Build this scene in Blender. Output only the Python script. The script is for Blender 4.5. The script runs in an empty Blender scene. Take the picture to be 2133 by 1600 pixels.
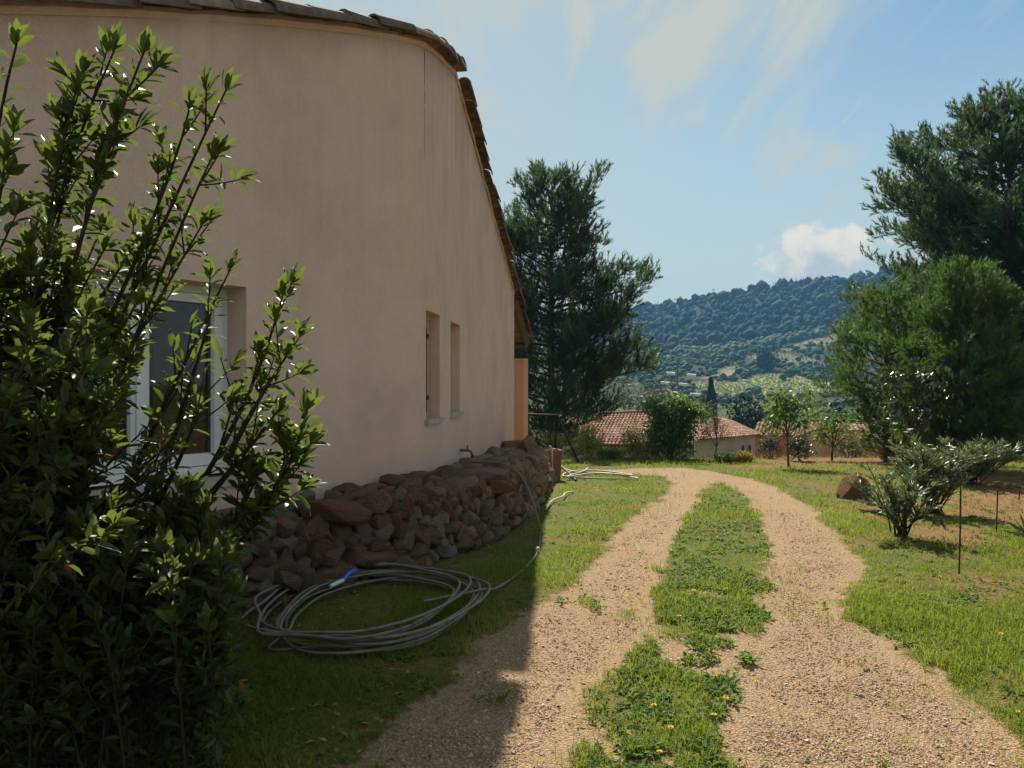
import bpy, math, random
import numpy as np
from mathutils import Vector, Matrix
random.seed(11)
RNG = np.random.default_rng(11)
SC = bpy.context.scene
COL = SC.collection
R = math.radians

# ------------------------------------------------------------------ camera, light, exposure
CAMZ, F, CX, CY = 1.45, 1600.0, 1066.5, 800.0
cam_d = bpy.data.cameras.new('camera'); cam = bpy.data.objects.new('camera', cam_d); COL.objects.link(cam)
cam.location = (0, 0, CAMZ); cam.rotation_euler = (R(90), 0, 0)
cam_d.sensor_width = 36; cam_d.lens = F / 2133 * 36; cam_d.clip_start = .05; cam_d.clip_end = 6000
SC.camera = cam

SUN_EL, SUN_AZ = R(44.5), R(-6.4)          # azimuth from +Y towards +X
world = bpy.data.worlds.new('World'); SC.world = world; world.use_nodes = True
def build_world():
    nt = world.node_tree; N = nt.nodes; L = nt.links
    N.clear()
    def n(t, **k):
        o = N.new(t)
        for a, b in k.items(): setattr(o, a, b)
        return o
    def mth(op, a, b=None, c=None):
        o = n('ShaderNodeMath', operation=op)
        for i, v in enumerate((a, b, c)):
            if v is None: continue
            if isinstance(v, (int, float)): o.inputs[i].default_value = v
            else: L.new(v, o.inputs[i])
        return o.outputs[0]
    def sstep(v, a, b):
        o = n('ShaderNodeMapRange', interpolation_type='SMOOTHSTEP')
        L.new(v, o.inputs[0]); o.inputs[1].default_value = a; o.inputs[2].default_value = b
        return o.outputs[0]
    out = n('ShaderNodeOutputWorld'); bg = n('ShaderNodeBackground'); bg.inputs[1].default_value = .063
    sky = n('ShaderNodeTexSky', sky_type='NISHITA'); sky.sun_disc = False
    sky.sun_elevation = SUN_EL; sky.sun_rotation = SUN_AZ; sky.altitude = 200
    sky.air_density = 1.0; sky.dust_density = .25; sky.ozone_density = 1.0
    tc = n('ShaderNodeTexCoord'); sep = n('ShaderNodeSeparateXYZ'); L.new(tc.outputs['Generated'], sep.inputs[0])
    x, y, z = sep.outputs
    zc = mth('ADD', mth('MAXIMUM', z, 0.0), .18)
    u = mth('DIVIDE', x, zc); v = mth('DIVIDE', y, zc)
    cmb = n('ShaderNodeCombineXYZ'); L.new(u, cmb.inputs[0]); L.new(v, cmb.inputs[1])
    mp = n('ShaderNodeMapping'); L.new(cmb.outputs[0], mp.inputs[0])
    mp.inputs['Rotation'].default_value = (0, 0, R(35)); mp.inputs['Scale'].default_value = (.9, .42, 1); mp.inputs['Location'].default_value = (3.1, .4, 0)
    nz = n('ShaderNodeTexNoise'); nz.inputs['Scale'].default_value = 1.5; nz.inputs['Detail'].default_value = 9; nz.inputs['Roughness'].default_value = .58; nz.inputs['Distortion'].default_value = .9
    L.new(mp.outputs[0], nz.inputs[0])
    n3 = n('ShaderNodeTexNoise'); n3.inputs['Scale'].default_value = .55; n3.inputs['Detail'].default_value = 3; L.new(cmb.outputs[0], n3.inputs[0])
    mp2 = n('ShaderNodeMapping'); L.new(cmb.outputs[0], mp2.inputs[0]); mp2.inputs['Rotation'].default_value = (0, 0, R(-28)); mp2.inputs['Scale'].default_value = (3.2, .5, 1)
    n5 = n('ShaderNodeTexNoise'); n5.inputs['Scale'].default_value = 1.6; n5.inputs['Detail'].default_value = 10; n5.inputs['Roughness'].default_value = .62; n5.inputs['Distortion'].default_value = .6; L.new(mp2.outputs[0], n5.inputs[0])
    cir = mth('MULTIPLY', mth('MAXIMUM', sstep(nz.outputs[0], .42, .68), mth('MULTIPLY', sstep(n5.outputs[0], .46, .72), .8)), mth('MULTIPLY_ADD', sstep(n3.outputs[0], .35, .6), .60, .45))
    # whiter towards the horizon and around the sun
    hor = mth('MULTIPLY', sstep(z, .46, .06), .88)
    sd = n('ShaderNodeVectorMath', operation='DOT_PRODUCT'); L.new(tc.outputs['Generated'], sd.inputs[0])
    sd.inputs[1].default_value = (math.sin(SUN_AZ) * math.cos(SUN_EL), math.cos(SUN_AZ) * math.cos(SUN_EL), math.sin(SUN_EL))
    veil = mth('MULTIPLY', sstep(sd.outputs['Value'], .78, .98), .60)
    fac = mth('MINIMUM', mth('ADD', mth('MAXIMUM', cir, hor), veil), .93)
    mix = n('ShaderNodeMix', data_type='RGBA')
    tin = n('ShaderNodeMix', data_type='RGBA', blend_type='MULTIPLY'); tin.inputs[0].default_value = 1; L.new(sky.outputs[0], tin.inputs[6]); tin.inputs[7].default_value = (.74, .95, .90, 1)
    L.new(fac, mix.inputs[0]); L.new(tin.outputs[2], mix.inputs[6]); mix.inputs[7].default_value = (4.9, 5.0, 4.3, 1)
    # one cumulus low over the ridge to the right
    yy = mth('MAXIMUM', y, .05)
    a = mth('DIVIDE', x, yy); b = mth('DIVIDE', z, yy)
    cmb2 = n('ShaderNodeCombineXYZ'); L.new(a, cmb2.inputs[0]); L.new(b, cmb2.inputs[1])
    n2 = n('ShaderNodeTexNoise'); n2.inputs['Scale'].default_value = 26; n2.inputs['Detail'].default_value = 8; n2.inputs['Roughness'].default_value = .58
    L.new(cmb2.outputs[0], n2.inputs[0])
    da = mth('DIVIDE', mth('SUBTRACT', a, .405), .088)
    slope = mth('MULTIPLY', mth('SUBTRACT', a, .40), .16)
    db = mth('DIVIDE', mth('SUBTRACT', mth('SUBTRACT', b, .172), slope), .040)
    d2 = mth('ADD', mth('MULTIPLY', da, da), mth('MULTIPLY', db, db))
    n4 = n('ShaderNodeTexNoise'); n4.inputs['Scale'].default_value = 55; n4.inputs['Detail'].default_value = 4; L.new(cmb2.outputs[0], n4.inputs[0])
    body = mth('ADD', mth('ADD', mth('SUBTRACT', 1.0, d2), mth('MULTIPLY', mth('SUBTRACT', n2.outputs[0], .5), 3.0)), mth('MULTIPLY', mth('SUBTRACT', n4.outputs[0], .5), 1.1))
    cm = mth('MULTIPLY', mth('MULTIPLY', sstep(body, -.1, .7), sstep(y, .1, .3)), .95)
    lo = sstep(mth('ADD', db, mth('MULTIPLY', mth('SUBTRACT', n2.outputs[0], .5), 3.0)), -1.0, .5)
    cc = n('ShaderNodeMix', data_type='RGBA'); L.new(lo, cc.inputs[0]); cc.inputs[6].default_value = (3.9, 4.2, 4.5, 1); cc.inputs[7].default_value = (7.6, 6.9, 5.6, 1)
    mix2 = n('ShaderNodeMix', data_type='RGBA'); L.new(cm, mix2.inputs[0]); L.new(mix.outputs[2], mix2.inputs[6]); L.new(cc.outputs[2], mix2.inputs[7])
    L.new(mix2.outputs[2], bg.inputs[0]); L.new(bg.outputs[0], out.inputs[0])
build_world()
sun_d = bpy.data.lights.new('sun', 'SUN'); sun_d.energy = 4.65; sun_d.angle = R(.55); sun_d.color = (1, .93, .80)
sun = bpy.data.objects.new('sun', sun_d); COL.objects.link(sun)
sdir = Vector((math.sin(SUN_AZ) * math.cos(SUN_EL), math.cos(SUN_AZ) * math.cos(SUN_EL), math.sin(SUN_EL)))
sun.rotation_euler = sdir.to_track_quat('Z', 'Y').to_euler(); sun.location = (0, 0, 50)
vs = SC.view_settings
vs.view_transform = 'Standard'; vs.look = 'None'; vs.gamma = 1; vs.use_curve_mapping = False; vs.exposure = 0.97
SC.display_settings.display_device = 'sRGB'
SC.cycles.max_bounces = 7; SC.cycles.transparent_max_bounces = 8; SC.cycles.volume_bounces = 0
SC.cycles.sample_clamp_indirect = 6
try: SC.cycles.use_denoising = True
except Exception: pass

# ------------------------------------------------------------------ numeric helpers
def vnoise(x, y, s=1.0, seed=0):
    x = np.asarray(x, float) * s + seed * 17.13; y = np.asarray(y, float) * s + seed * 9.7
    xi = np.floor(x); yi = np.floor(y); fx = x - xi; fy = y - yi
    fx = fx * fx * (3 - 2 * fx); fy = fy * fy * (3 - 2 * fy)
    def h(a, b):
        v = np.sin(a * 127.1 + b * 311.7 + seed * 3.3) * 43758.5453
        return v - np.floor(v)
    return (h(xi, yi) * (1 - fx) + h(xi + 1, yi) * fx) * (1 - fy) + (h(xi, yi + 1) * (1 - fx) + h(xi + 1, yi + 1) * fx) * fy
def fbm(x, y, s=1.0, seed=0, o=4):
    t = 0; a = .5; tot = 0
    for k in range(o):
        t = t + a * vnoise(x, y, s * 2 ** k, seed + k); tot += a; a *= .55
    return t / tot
def sm(v, a, b):
    t = np.clip((np.asarray(v, float) - a) / (b - a), 0, 1); return t * t * (3 - 2 * t)
_YT = np.array([-1300, 0, 5, 7, 12, 18, 19.5, 22, 30, 45, 60, 100, 150, 250, 350, 450, 550, 700, 820, 1000, 1400.])
_ZT = np.array([0, 0, 0, -.03, -.18, -.36, -.42, -.75, -2.0, -4.3, -5.0, -6.6, -7.5, -5.2, 3.8, 19.5, 37, 80, 78, 50, 20.])
_yd = np.concatenate([np.arange(-1300, 0, 20), np.arange(0, 60, .25), np.arange(60, 1400, 5)])
_zd = np.interp(_yd, _YT, _ZT)
for _ in range(6):
    _zd[1:-1] = .25 * _zd[:-2] + .5 * _zd[1:-1] + .25 * _zd[2:]
def zg(x, y):
    x = np.asarray(x, float); y = np.asarray(y, float)
    z = np.interp(y, _yd, _zd)
    rid = np.interp(x, [-1300, -400, -200, 14, 111, 190, 277, 343, 467, 700, 1300], [20, 30, 42, 52, 63, 76, 89, 97, 107, 95, 60]) - 76
    z = z + rid * sm(y, 320, 700)
    z = z + 3.0 * (fbm(x, y, .012, 5) - .5) * sm(y, 200, 330) * 2
    nr = sm(y, 31, 27) * sm(y, -6, -3) * sm(x, -14, -11) * sm(x, 22, 19)
    z = z + nr * (.05 * (fbm(x, y, .9, 2) - .5) + .02 * (vnoise(x, y, 4, 9) - .5))
    return z
_Ys = np.geomspace(1.5, 1300, 7000)
def G(px, py):
    zr = CAMZ - (py - CY) / F * _Ys; xr = (px - CX) / F * _Ys
    hit = np.nonzero(zr <= zg(xr, _Ys))[0]
    i = hit[0] if len(hit) else len(_Ys) - 1
    Y = _Ys[i]; X = (px - CX) / F * Y
    return Vector((X, Y, float(zg(X, Y))))
def P(px, py, Y): return Vector(((px - CX) / F * Y, Y, CAMZ - (py - CY) / F * Y))
def inside(poly, x, y):
    x = np.asarray(x, float); y = np.asarray(y, float); r = np.zeros(x.shape, bool); n = len(poly)
    for i in range(n):
        x1, y1 = poly[i][0], poly[i][1]; x2, y2 = poly[(i + 1) % n][0], poly[(i + 1) % n][1]
        if y1 == y2: continue
        c = ((y1 > y) != (y2 > y)) & (x < (x2 - x1) * (y - y1) / (y2 - y1) + x1)
        r ^= c
    return r
def unit(v):
    v = np.asarray(v, float); return v / (np.linalg.norm(v, axis=-1, keepdims=True) + 1e-9)
def frames(d, up=None, jit=1.0):
    """rotation matrices whose y axis is d; z axis near up (+jitter)"""
    y = unit(d); m = len(y)
    u = RNG.normal(size=(m, 3)) * jit
    if up is not None: u = u + np.asarray(up)
    x = unit(np.cross(y, u)); z = np.cross(x, y)
    return np.stack([x, y, z], axis=2)

# ------------------------------------------------------------------ mesh helpers
class MB:
    def __init__(s): s.V = []; s.F = []; s.T = []; s.n = 0
    def add(s, V, Fc, t=None):
        V = np.asarray(V, float).reshape(-1, 3); Fc = np.asarray(Fc, int)
        s.V.append(V); s.F.append(Fc + s.n); s.n += len(V)
        s.T.append(np.full(len(V), .5) if t is None else (np.full(len(V), float(t)) if np.isscalar(t) else np.asarray(t, float)))
    def quadmesh(s, V, quads, t=None): s.add(V, quads, t)
    def box(s, c, d, rz=0, taper=1.0, t=None, rx=0, ry=0):
        v = np.array([[sx * d[0] / 2 * (taper if sz > 0 else 1), sy * d[1] / 2 * (taper if sz > 0 else 1), sz * d[2] / 2] for sz in (-1, 1) for sy in (-1, 1) for sx in (-1, 1)])
        M = np.array(Matrix.Rotation(rz, 3, 'Z') @ Matrix.Rotation(ry, 3, 'Y') @ Matrix.Rotation(rx, 3, 'X'))
        s.add(v @ M.T + np.asarray(c), [[0, 2, 3, 1], [4, 5, 7, 6], [0, 1, 5, 4], [2, 6, 7, 3], [0, 4, 6, 2], [1, 3, 7, 5]], t)
    def tube(s, pts, rad, n=6, t=None, cap=True):
        p = np.asarray([list(q) for q in pts], float); m = len(p)
        rad = np.full(m, rad) if np.isscalar(rad) else np.asarray(rad, float)
        d = np.gradient(p, axis=0); d = unit(d)
        a = np.array([0, 0, 1.]) if abs(d[0][2]) < .9 else np.array([1., 0, 0])
        X = []; 
        x = np.cross(d[0], a)
        for i in range(m):
            x = x - d[i] * np.dot(x, d[i]); x = x / (np.linalg.norm(x) + 1e-9); X.append(x.copy())
        X = np.array(X); Yv = np.cross(d, X)
        an = np.linspace(0, 2 * math.pi, n, endpoint=False)
        V = p[:, None, :] + rad[:, None, None] * (np.cos(an)[None, :, None] * X[:, None, :] + np.sin(an)[None, :, None] * Yv[:, None, :])
        i = np.arange(m - 1)[:, None] * n; j = np.arange(n)[None, :]; k = (j + 1) % n
        Q = np.stack([i + j, i + k, i + n + k, i + n + j], -1).reshape(-1, 4)
        s.add(V.reshape(-1, 3), Q, t)
        if cap:
            for b in (0, (m - 1) * n):
                V2 = np.vstack([V.reshape(-1, 3)[b:b + n], p[0 if b == 0 else -1]])
                s.add(V2, [[q, (q + 1) % n, n] for q in range(n)], t)
    def scat(s, TV, TF, pos, Rm, sc, t=None):
        pos = np.asarray(pos, float); m = len(pos)
        if m == 0: return
        sc = np.asarray(sc, float)
        if sc.ndim == 0: sc = np.full((m, 3), float(sc))
        elif sc.ndim == 1: sc = np.repeat(sc[:, None], 3, 1)
        tv = TV[None] * sc[:, None, :]
        V = np.einsum('mij,mnj->mni', Rm, tv) + pos[:, None, :]
        Fc = (np.asarray(TF)[None] + (np.arange(m) * len(TV))[:, None, None]).reshape(-1, np.asarray(TF).shape[1])
        tt = None if t is None else np.repeat(np.asarray(t, float), len(TV))
        s.add(V.reshape(-1, 3), Fc, tt)
    def build(s, name, mat=None, parent=None, smooth=False, root=None, uv=False):
        V = np.vstack(s.V); off = np.zeros(3)
        r = root or parent
        if r is not None: off = np.array(root_of(r).location)
        me = bpy.data.meshes.new(name)
        me.vertices.add(len(V)); me.vertices.foreach_set('co', (V - off).astype(np.float32).ravel())
        lo = np.concatenate([f.ravel() for f in s.F]); tot = np.concatenate([np.full(len(f), f.shape[1]) for f in s.F])
        me.loops.add(len(lo)); me.loops.foreach_set('vertex_index', lo.astype(np.int32))
        me.polygons.add(len(tot)); st = np.concatenate([[0], np.cumsum(tot)[:-1]])
        me.polygons.foreach_set('loop_start', st.astype(np.int32)); me.polygons.foreach_set('loop_total', tot.astype(np.int32))
        me.polygons.foreach_set('use_smooth', np.full(len(tot), bool(smooth)))
        at = me.attributes.new('tint', 'FLOAT', 'POINT'); at.data.foreach_set('value', np.concatenate(s.T).astype(np.float32))
        me.update(calc_edges=True); me.validate()
        if mat: me.materials.append(mat)
        o = bpy.data.objects.new(name, me); COL.objects.link(o)
        if parent is not None: o.parent = parent
        return o
def root_of(o):
    while o.parent: o = o.parent
    return o
def tag(o, label=None, cat=None, group=None, kind=None):
    if label: o['label'] = label
    if cat: o['category'] = cat
    if group: o['group'] = group
    if kind: o['kind'] = kind
    return o
def thing(name, label, cat, loc, group=None):
    o = bpy.data.objects.new(name, None); COL.objects.link(o); o.location = Vector(loc); o.empty_display_size = .2
    return tag(o, label, cat, group)
def inst(name, me, parent, loc, Rm=None, sc=(1, 1, 1)):
    o = bpy.data.objects.new(name, me); COL.objects.link(o); o.parent = parent
    off = root_of(parent).location
    M = Matrix.Translation(Vector(loc) - off)
    if Rm is not None: M = M @ Matrix([list(map(float, r)) for r in Rm]).to_4x4()
    o.matrix_local = M @ Matrix.Diagonal((sc[0], sc[1], sc[2], 1))
    return o

# ------------------------------------------------------------------ materials
def mat_base(name):
    m = bpy.data.materials.new(name); m.use_nodes = True
    nt = m.node_tree; return m, nt, nt.nodes['Principled BSDF'], nt.nodes['Material Output']
def nd(nt, t, **k):
    o = nt.nodes.new(t)
    for a, b in k.items(): setattr(o, a, b)
    return o
def c4(c): return (c[0], c[1], c[2], 1)
def ramp(nt, src, stops):
    r = nd(nt, 'ShaderNodeValToRGB'); e = r.color_ramp.elements
    while len(e) > 1: e.remove(e[-1])
    e[0].position = stops[0][0]; e[0].color = c4(stops[0][1])
    for p, c in stops[1:]:
        q = e.new(p); q.color = c4(c)
    nt.links.new(src, r.inputs[0]); return r.outputs[0]
def noise(nt, scale, detail=5, rough=.55, coord='Object', vec=None, dist=0):
    t = nd(nt, 'ShaderNodeTexNoise'); t.inputs['Scale'].default_value = scale; t.inputs['Detail'].default_value = detail
    t.inputs['Roughness'].default_value = rough; t.inputs['Distortion'].default_value = dist
    if vec is None:
        tc = nd(nt, 'ShaderNodeTexCoord'); vec = tc.outputs[coord]
    nt.links.new(vec, t.inputs[0]); return t.outputs[0]
def mixc(nt, fac, a, b, blend='MIX'):
    m = nd(nt, 'ShaderNodeMix', data_type='RGBA', blend_type=blend)
    for i, v in ((0, fac), (6, a), (7, b)):
        if isinstance(v, (int, float)): m.inputs[i].default_value = v
        elif isinstance(v, tuple): m.inputs[i].default_value = c4(v)
        else: nt.links.new(v, m.inputs[i])
    return m.outputs[2]
def bump(nt, bs, h, strength=.4, dist=.01):
    b = nd(nt, 'ShaderNodeBump'); b.inputs['Strength'].default_value = strength; b.inputs['Distance'].default_value = dist
    nt.links.new(h, b.inputs['Height']); nt.links.new(b.outputs[0], bs.inputs['Normal'])
def attr(nt, name='tint'):
    a = nd(nt, 'ShaderNodeAttribute'); a.attribute_name = name; return a
def objrand(nt): return nd(nt, 'ShaderNodeObjectInfo').outputs['Random']
def simple(name, stops, scale=6, rough=.85, bs=None, bst=.4, bd=.01, coord='Object', spec=.3, metal=0, detail=5, rnd=0):
    m, nt, b, o = mat_base(name)
    f = noise(nt, scale, detail, coord=coord)
    c = ramp(nt, f, stops)
    if rnd:
        mr = nd(nt, 'ShaderNodeMapRange'); nt.links.new(objrand(nt), mr.inputs[0]); mr.inputs[3].default_value = 1 - rnd; mr.inputs[4].default_value = 1 + rnd
        vm = nd(nt, 'ShaderNodeVectorMath', operation='SCALE'); nt.links.new(c, vm.inputs[0]); nt.links.new(mr.outputs[0], vm.inputs[3]); c = vm.outputs[0]
    nt.links.new(c, b.inputs['Base Color'])
    b.inputs['Roughness'].default_value = rough; b.inputs['Specular IOR Level'].default_value = spec; b.inputs['Metallic'].default_value = metal
    if bs: bump(nt, b, noise(nt, bs, 4, coord=coord), bst, bd)
    return m
def leafmat(name, stops, trans=.35, rough=.4, spec=.5, tcol=None, rnd=False, nscale=None):
    m, nt, b, o = mat_base(name)
    f = objrand(nt) if rnd else attr(nt).outputs['Fac']
    c = ramp(nt, f, stops)
    if nscale:
        c = mixc(nt, noise(nt, nscale, 3), c, mixc(nt, .6, c, (.01, .015, .005)), 'MIX')
    nt.links.new(c, b.inputs['Base Color']); b.inputs['Roughness'].default_value = rough; b.inputs['Specular IOR Level'].default_value = spec
    if trans > 0:
        t = nd(nt, 'ShaderNodeBsdfTranslucent')
        tc = mixc(nt, .55, c, tcol or (.30, .42, .04))
        nt.links.new(tc, t.inputs[0])
        mx = nd(nt, 'ShaderNodeMixShader'); mx.inputs[0].default_value = trans
        nt.links.new(b.outputs[0], mx.inputs[1]); nt.links.new(t.outputs[0], mx.inputs[2]); nt.links.new(mx.outputs[0], o.inputs[0])
    return m

M = {}
M['bark'] = simple('bark', [(.3, (.05, .035, .025)), (.7, (.13, .10, .075))], 9, .95, 30, .8, .01)
M['twig'] = simple('twig_bark', [(.3, (.025, .02, .013)), (.7, (.065, .05, .03))], 30, .95)
M['palebark'] = simple('pale_bark', [(.3, (.10, .085, .065)), (.7, (.2, .17, .14))], 12, .9)
M['pine'] = leafmat('pine_needles', [(0, (.022, .045, .026)), (.5, (.042, .078, .036)), (1, (.09, .13, .045))], .30, .55, .4, (.16, .27, .06))
M['youngpine'] = leafmat('young_pine_needles', [(0, (.035, .08, .02)), (.5, (.062, .125, .026)), (1, (.11, .17, .04))], .32, .55, .3, (.20, .34, .05))
M['laurel'] = leafmat('laurel_leaves', [(0, (.022, .036, .012)), (.5, (.040, .062, .019)), (.9, (.085, .115, .030)), (.965, (.12, .15, .038)), (.98, (.30, .10, .015)), (1, (.36, .09, .01))], .36, .42, .45, (.27, .36, .055))
M['laurel_leaf'] = leafmat('laurel_leaf', [(0, (.026, .042, .014)), (.5, (.042, .064, .02)), (.9, (.085, .12, .032)), (1, (.12, .15, .038))], .38, .40, .45, (.28, .37, .055), rnd=True)
M['fruit'] = leafmat('fruit_tree_leaves', [(0, (.035, .075, .018)), (.5, (.06, .12, .024)), (1, (.12, .18, .035))], .38, .45, .25, (.26, .4, .05))
M['fig'] = leafmat('fig_leaves', [(0, (.03, .075, .018)), (.6, (.06, .13, .026)), (1, (.11, .19, .035))], .4, .45, .4, (.22, .36, .04))
M['magnolia'] = leafmat('magnolia_leaves', [(0, (.012, .028, .010)), (.6, (.022, .045, .014)), (1, (.05, .085, .022))], .12, .36, .5)
M['oleander'] = leafmat('oleander_leaves', [(0, (.065, .095, .042)), (.5, (.11, .145, .07)), (1, (.18, .21, .11))], .25, .42, .35, (.22, .3, .07))
M['olive'] = leafmat('olive_leaves', [(0, (.05, .065, .04)), (.5, (.085, .105, .065)), (1, (.14, .16, .10))], .18, .6, .15, (.18, .22, .08))
M['straw_shrub'] = leafmat('yellow_green_fronds', [(0, (.12, .13, .02)), (.5, (.20, .20, .035)), (1, (.30, .26, .05))], .4, .6, .3, (.5, .45, .06))
M['golden'] = leafmat('golden_leaves', [(0, (.16, .13, .02)), (.5, (.28, .19, .02)), (1, (.38, .24, .03))], .35, .6, .3, (.5, .35, .04))
M['cypress'] = leafmat('cypress_foliage', [(0, (.010, .022, .012)), (1, (.03, .05, .022))], .05, .7, .3)
M['farleaf'] = leafmat('far_tree_foliage', [(0, (.007, .016, .010)), (.5, (.013, .027, .013)), (1, (.028, .046, .018))], 0, .9, .1)
M['midleaf'] = leafmat('valley_tree_foliage', [(0, (.02, .042, .014)), (.5, (.04, .07, .02)), (1, (.085, .12, .03))], .25, .8, .15)
M['vine'] = leafmat('vine_foliage', [(0, (.12, .15, .03)), (.5, (.17, .195, .04)), (1, (.22, .22, .055))], .15, .7, .2, (.3, .34, .04))
M['grass'] = leafmat('grass_blades', [(0, (.055, .10, .011)), (.5, (.11, .17, .016)), (.8, (.18, .205, .03)), (1, (.34, .28, .09))], .45, .6, .25, (.40, .50, .03))
M['weed'] = leafmat('weed_leaves', [(0, (.06, .11, .016)), (.6, (.10, .165, .024)), (1, (.17, .22, .045))], .42, .6, .22, (.26, .4, .05))

def stucco(name, base, base2, low=None):
    m, nt, b, o = mat_base(name)
    f = noise(nt, 1.1, 8, .68, 'Object')
    c = ramp(nt, f, [(.32, tuple(v * .86 for v in base)), (.5, base), (.68, base2)])
    tc = nd(nt, 'ShaderNodeTexCoord'); mp = nd(nt, 'ShaderNodeMapping'); nt.links.new(tc.outputs['Object'], mp.inputs[0]); mp.inputs['Scale'].default_value = (5, 5, .28)
    st = noise(nt, 1.0, 6, .6, vec=mp.outputs[0])
    stf = nd(nt, 'ShaderNodeMapRange', interpolation_type='SMOOTHSTEP'); nt.links.new(st, stf.inputs[0]); stf.inputs[1].default_value = .42; stf.inputs[2].default_value = .68; stf.inputs[4].default_value = .26
    sep = nd(nt, 'ShaderNodeSeparateXYZ'); nt.links.new(tc.outputs['Object'], sep.inputs[0])
    hi = nd(nt, 'ShaderNodeMapRange'); nt.links.new(sep.outputs[2], hi.inputs[0]); hi.inputs[1].default_value = 1.0; hi.inputs[2].default_value = 4.6
    mu = nd(nt, 'ShaderNodeMath', operation='MULTIPLY'); nt.links.new(stf.outputs[0], mu.inputs[0]); nt.links.new(hi.outputs[0], mu.inputs[1])
    c = mixc(nt, mu.outputs[0], c, tuple(v * .52 for v in base))
    if low:
        lo = nd(nt, 'ShaderNodeMapRange', interpolation_type='SMOOTHSTEP'); nt.links.new(sep.outputs[2], lo.inputs[0]); lo.inputs[1].default_value = 1.25; lo.inputs[2].default_value = .5; lo.inputs[4].default_value = .7
        ad = nd(nt, 'ShaderNodeMath', operation='MULTIPLY'); nt.links.new(lo.outputs[0], ad.inputs[0]); nt.links.new(noise(nt, 2.2, 5), ad.inputs[1])
        c = mixc(nt, ad.outputs[0], c, low)
    sp = noise(nt, 160, 2, .5)
    c = mixc(nt, .22, c, ramp(nt, sp, [(.35, (.35, .35, .35)), (.65, (1, 1, 1))]), 'MULTIPLY')
    nt.links.new(c, b.inputs['Base Color']); b.inputs['Roughness'].default_value = .95; b.inputs['Specular IOR Level'].default_value = .15
    bump(nt, b, noise(nt, 85, 5, .7), .9, .009)
    return m
M['stucco'] = stucco('house_stucco', (.78, .545, .44), (.85, .61, .50), (.80, .46, .31))
M['ochre'] = stucco('ochre_stucco', (.80, .42, .22), (.84, .46, .25))
M['beige'] = stucco('beige_stucco', (.54, .39, .28), (.62, .46, .34))
M['orange'] = stucco('orange_stucco', (.66, .33, .18), (.72, .38, .22))
M['redwall'] = stucco('red_stucco', (.58, .16, .09), (.64, .20, .12))
M['tile'] = simple('terracotta_tile', [(.25, (.14, .085, .06)), (.5, (.27, .15, .095)), (.75, (.38, .24, .155))], 9, .9, 40, .5, .005, rnd=.25)
def fartile():
    m, nt, b, o = mat_base('far_roof_tile')
    c = ramp(nt, attr(nt).outputs['Fac'], [(0, (.17, .085, .055)), (.5, (.30, .155, .10)), (.85, (.40, .24, .16)), (1, (.44, .33, .25))])
    nt.links.new(c, b.inputs['Base Color']); b.inputs['Roughness'].default_value = .9; b.inputs['Specular IOR Level'].default_value = .2
    return m
M['fartile'] = fartile()
M['mortar'] = simple('mortar', [(.3, (.32, .28, .23)), (.7, (.48, .43, .36))], 14, .95, 60, .9, .01)
M['pvc'] = simple('white_pvc', [(.3, (.70, .70, .70)), (.7, (.78, .78, .77))], 3, .35, spec=.5)
M['sillstone'] = simple('sill_stone', [(.3, (.36, .31, .25)), (.7, (.50, .44, .37))], 10, .85, 60, .4, .004)
M['shutter'] = simple('painted_shutter', [(.3, (.40, .29, .21)), (.7, (.46, .34, .25))], 5, .7, 60, .2, .002)
M['iron'] = simple('dark_iron', [(.3, (.018, .018, .02)), (.7, (.05, .045, .042))], 40, .55, metal=.5)
M['rust'] = simple('rusty_rod', [(.3, (.035, .022, .016)), (.7, (.10, .05, .03))], 40, .85)
M['brass'] = simple('old_brass', [(.3, (.16, .09, .04)), (.7, (.30, .19, .09))], 60, .45, metal=.8)
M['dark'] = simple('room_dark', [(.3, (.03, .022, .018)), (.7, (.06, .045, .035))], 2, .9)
M['wood'] = simple('brown_wood', [(.3, (.10, .055, .03)), (.7, (.18, .10, .06))], 12, .7)
M['hose'] = simple('hose_rubber', [(.3, (.13, .12, .085)), (.7, (.22, .205, .15))], 14, .6, 200, .3, .002)
M['palehose'] = simple('pale_hose', [(.3, (.42, .37, .25)), (.7, (.56, .50, .36))], 14, .6)
M['bluehose'] = simple('blue_tube', [(.3, (.02, .14, .60)), (.7, (.03, .20, .75))], 14, .35)
M['whitetape'] = simple('white_tape', [(.3, (.6, .6, .62)), (.7, (.75, .75, .76))], 14, .5)
M['terracotta'] = simple('planter_terracotta', [(.3, (.20, .07, .045)), (.7, (.30, .11, .07))], 8, .85, 60, .3, .004)
M['glassins'] = simple('pale_insulator', [(.3, (.75, .80, .80)), (.7, (.82, .86, .85))], 5, .15, spec=.6)
M['concrete'] = simple('weathered_post', [(.3, (.10, .10, .105)), (.7, (.17, .17, .17))], 5, .9)
M['petal'] = simple('yellow_petal', [(.3, (.75, .50, .01)), (.7, (.85, .62, .02))], 30, .6)
M['whitepetal'] = simple('white_petal', [(.3, (.75, .70, .62)), (.7, (.85, .82, .76))], 30, .6)
M['earthcore'] = simple('dark_earth_fill', [(.3, (.02, .013, .009)), (.7, (.05, .03, .02))], 8, 1, 30, .8, .02)
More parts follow.
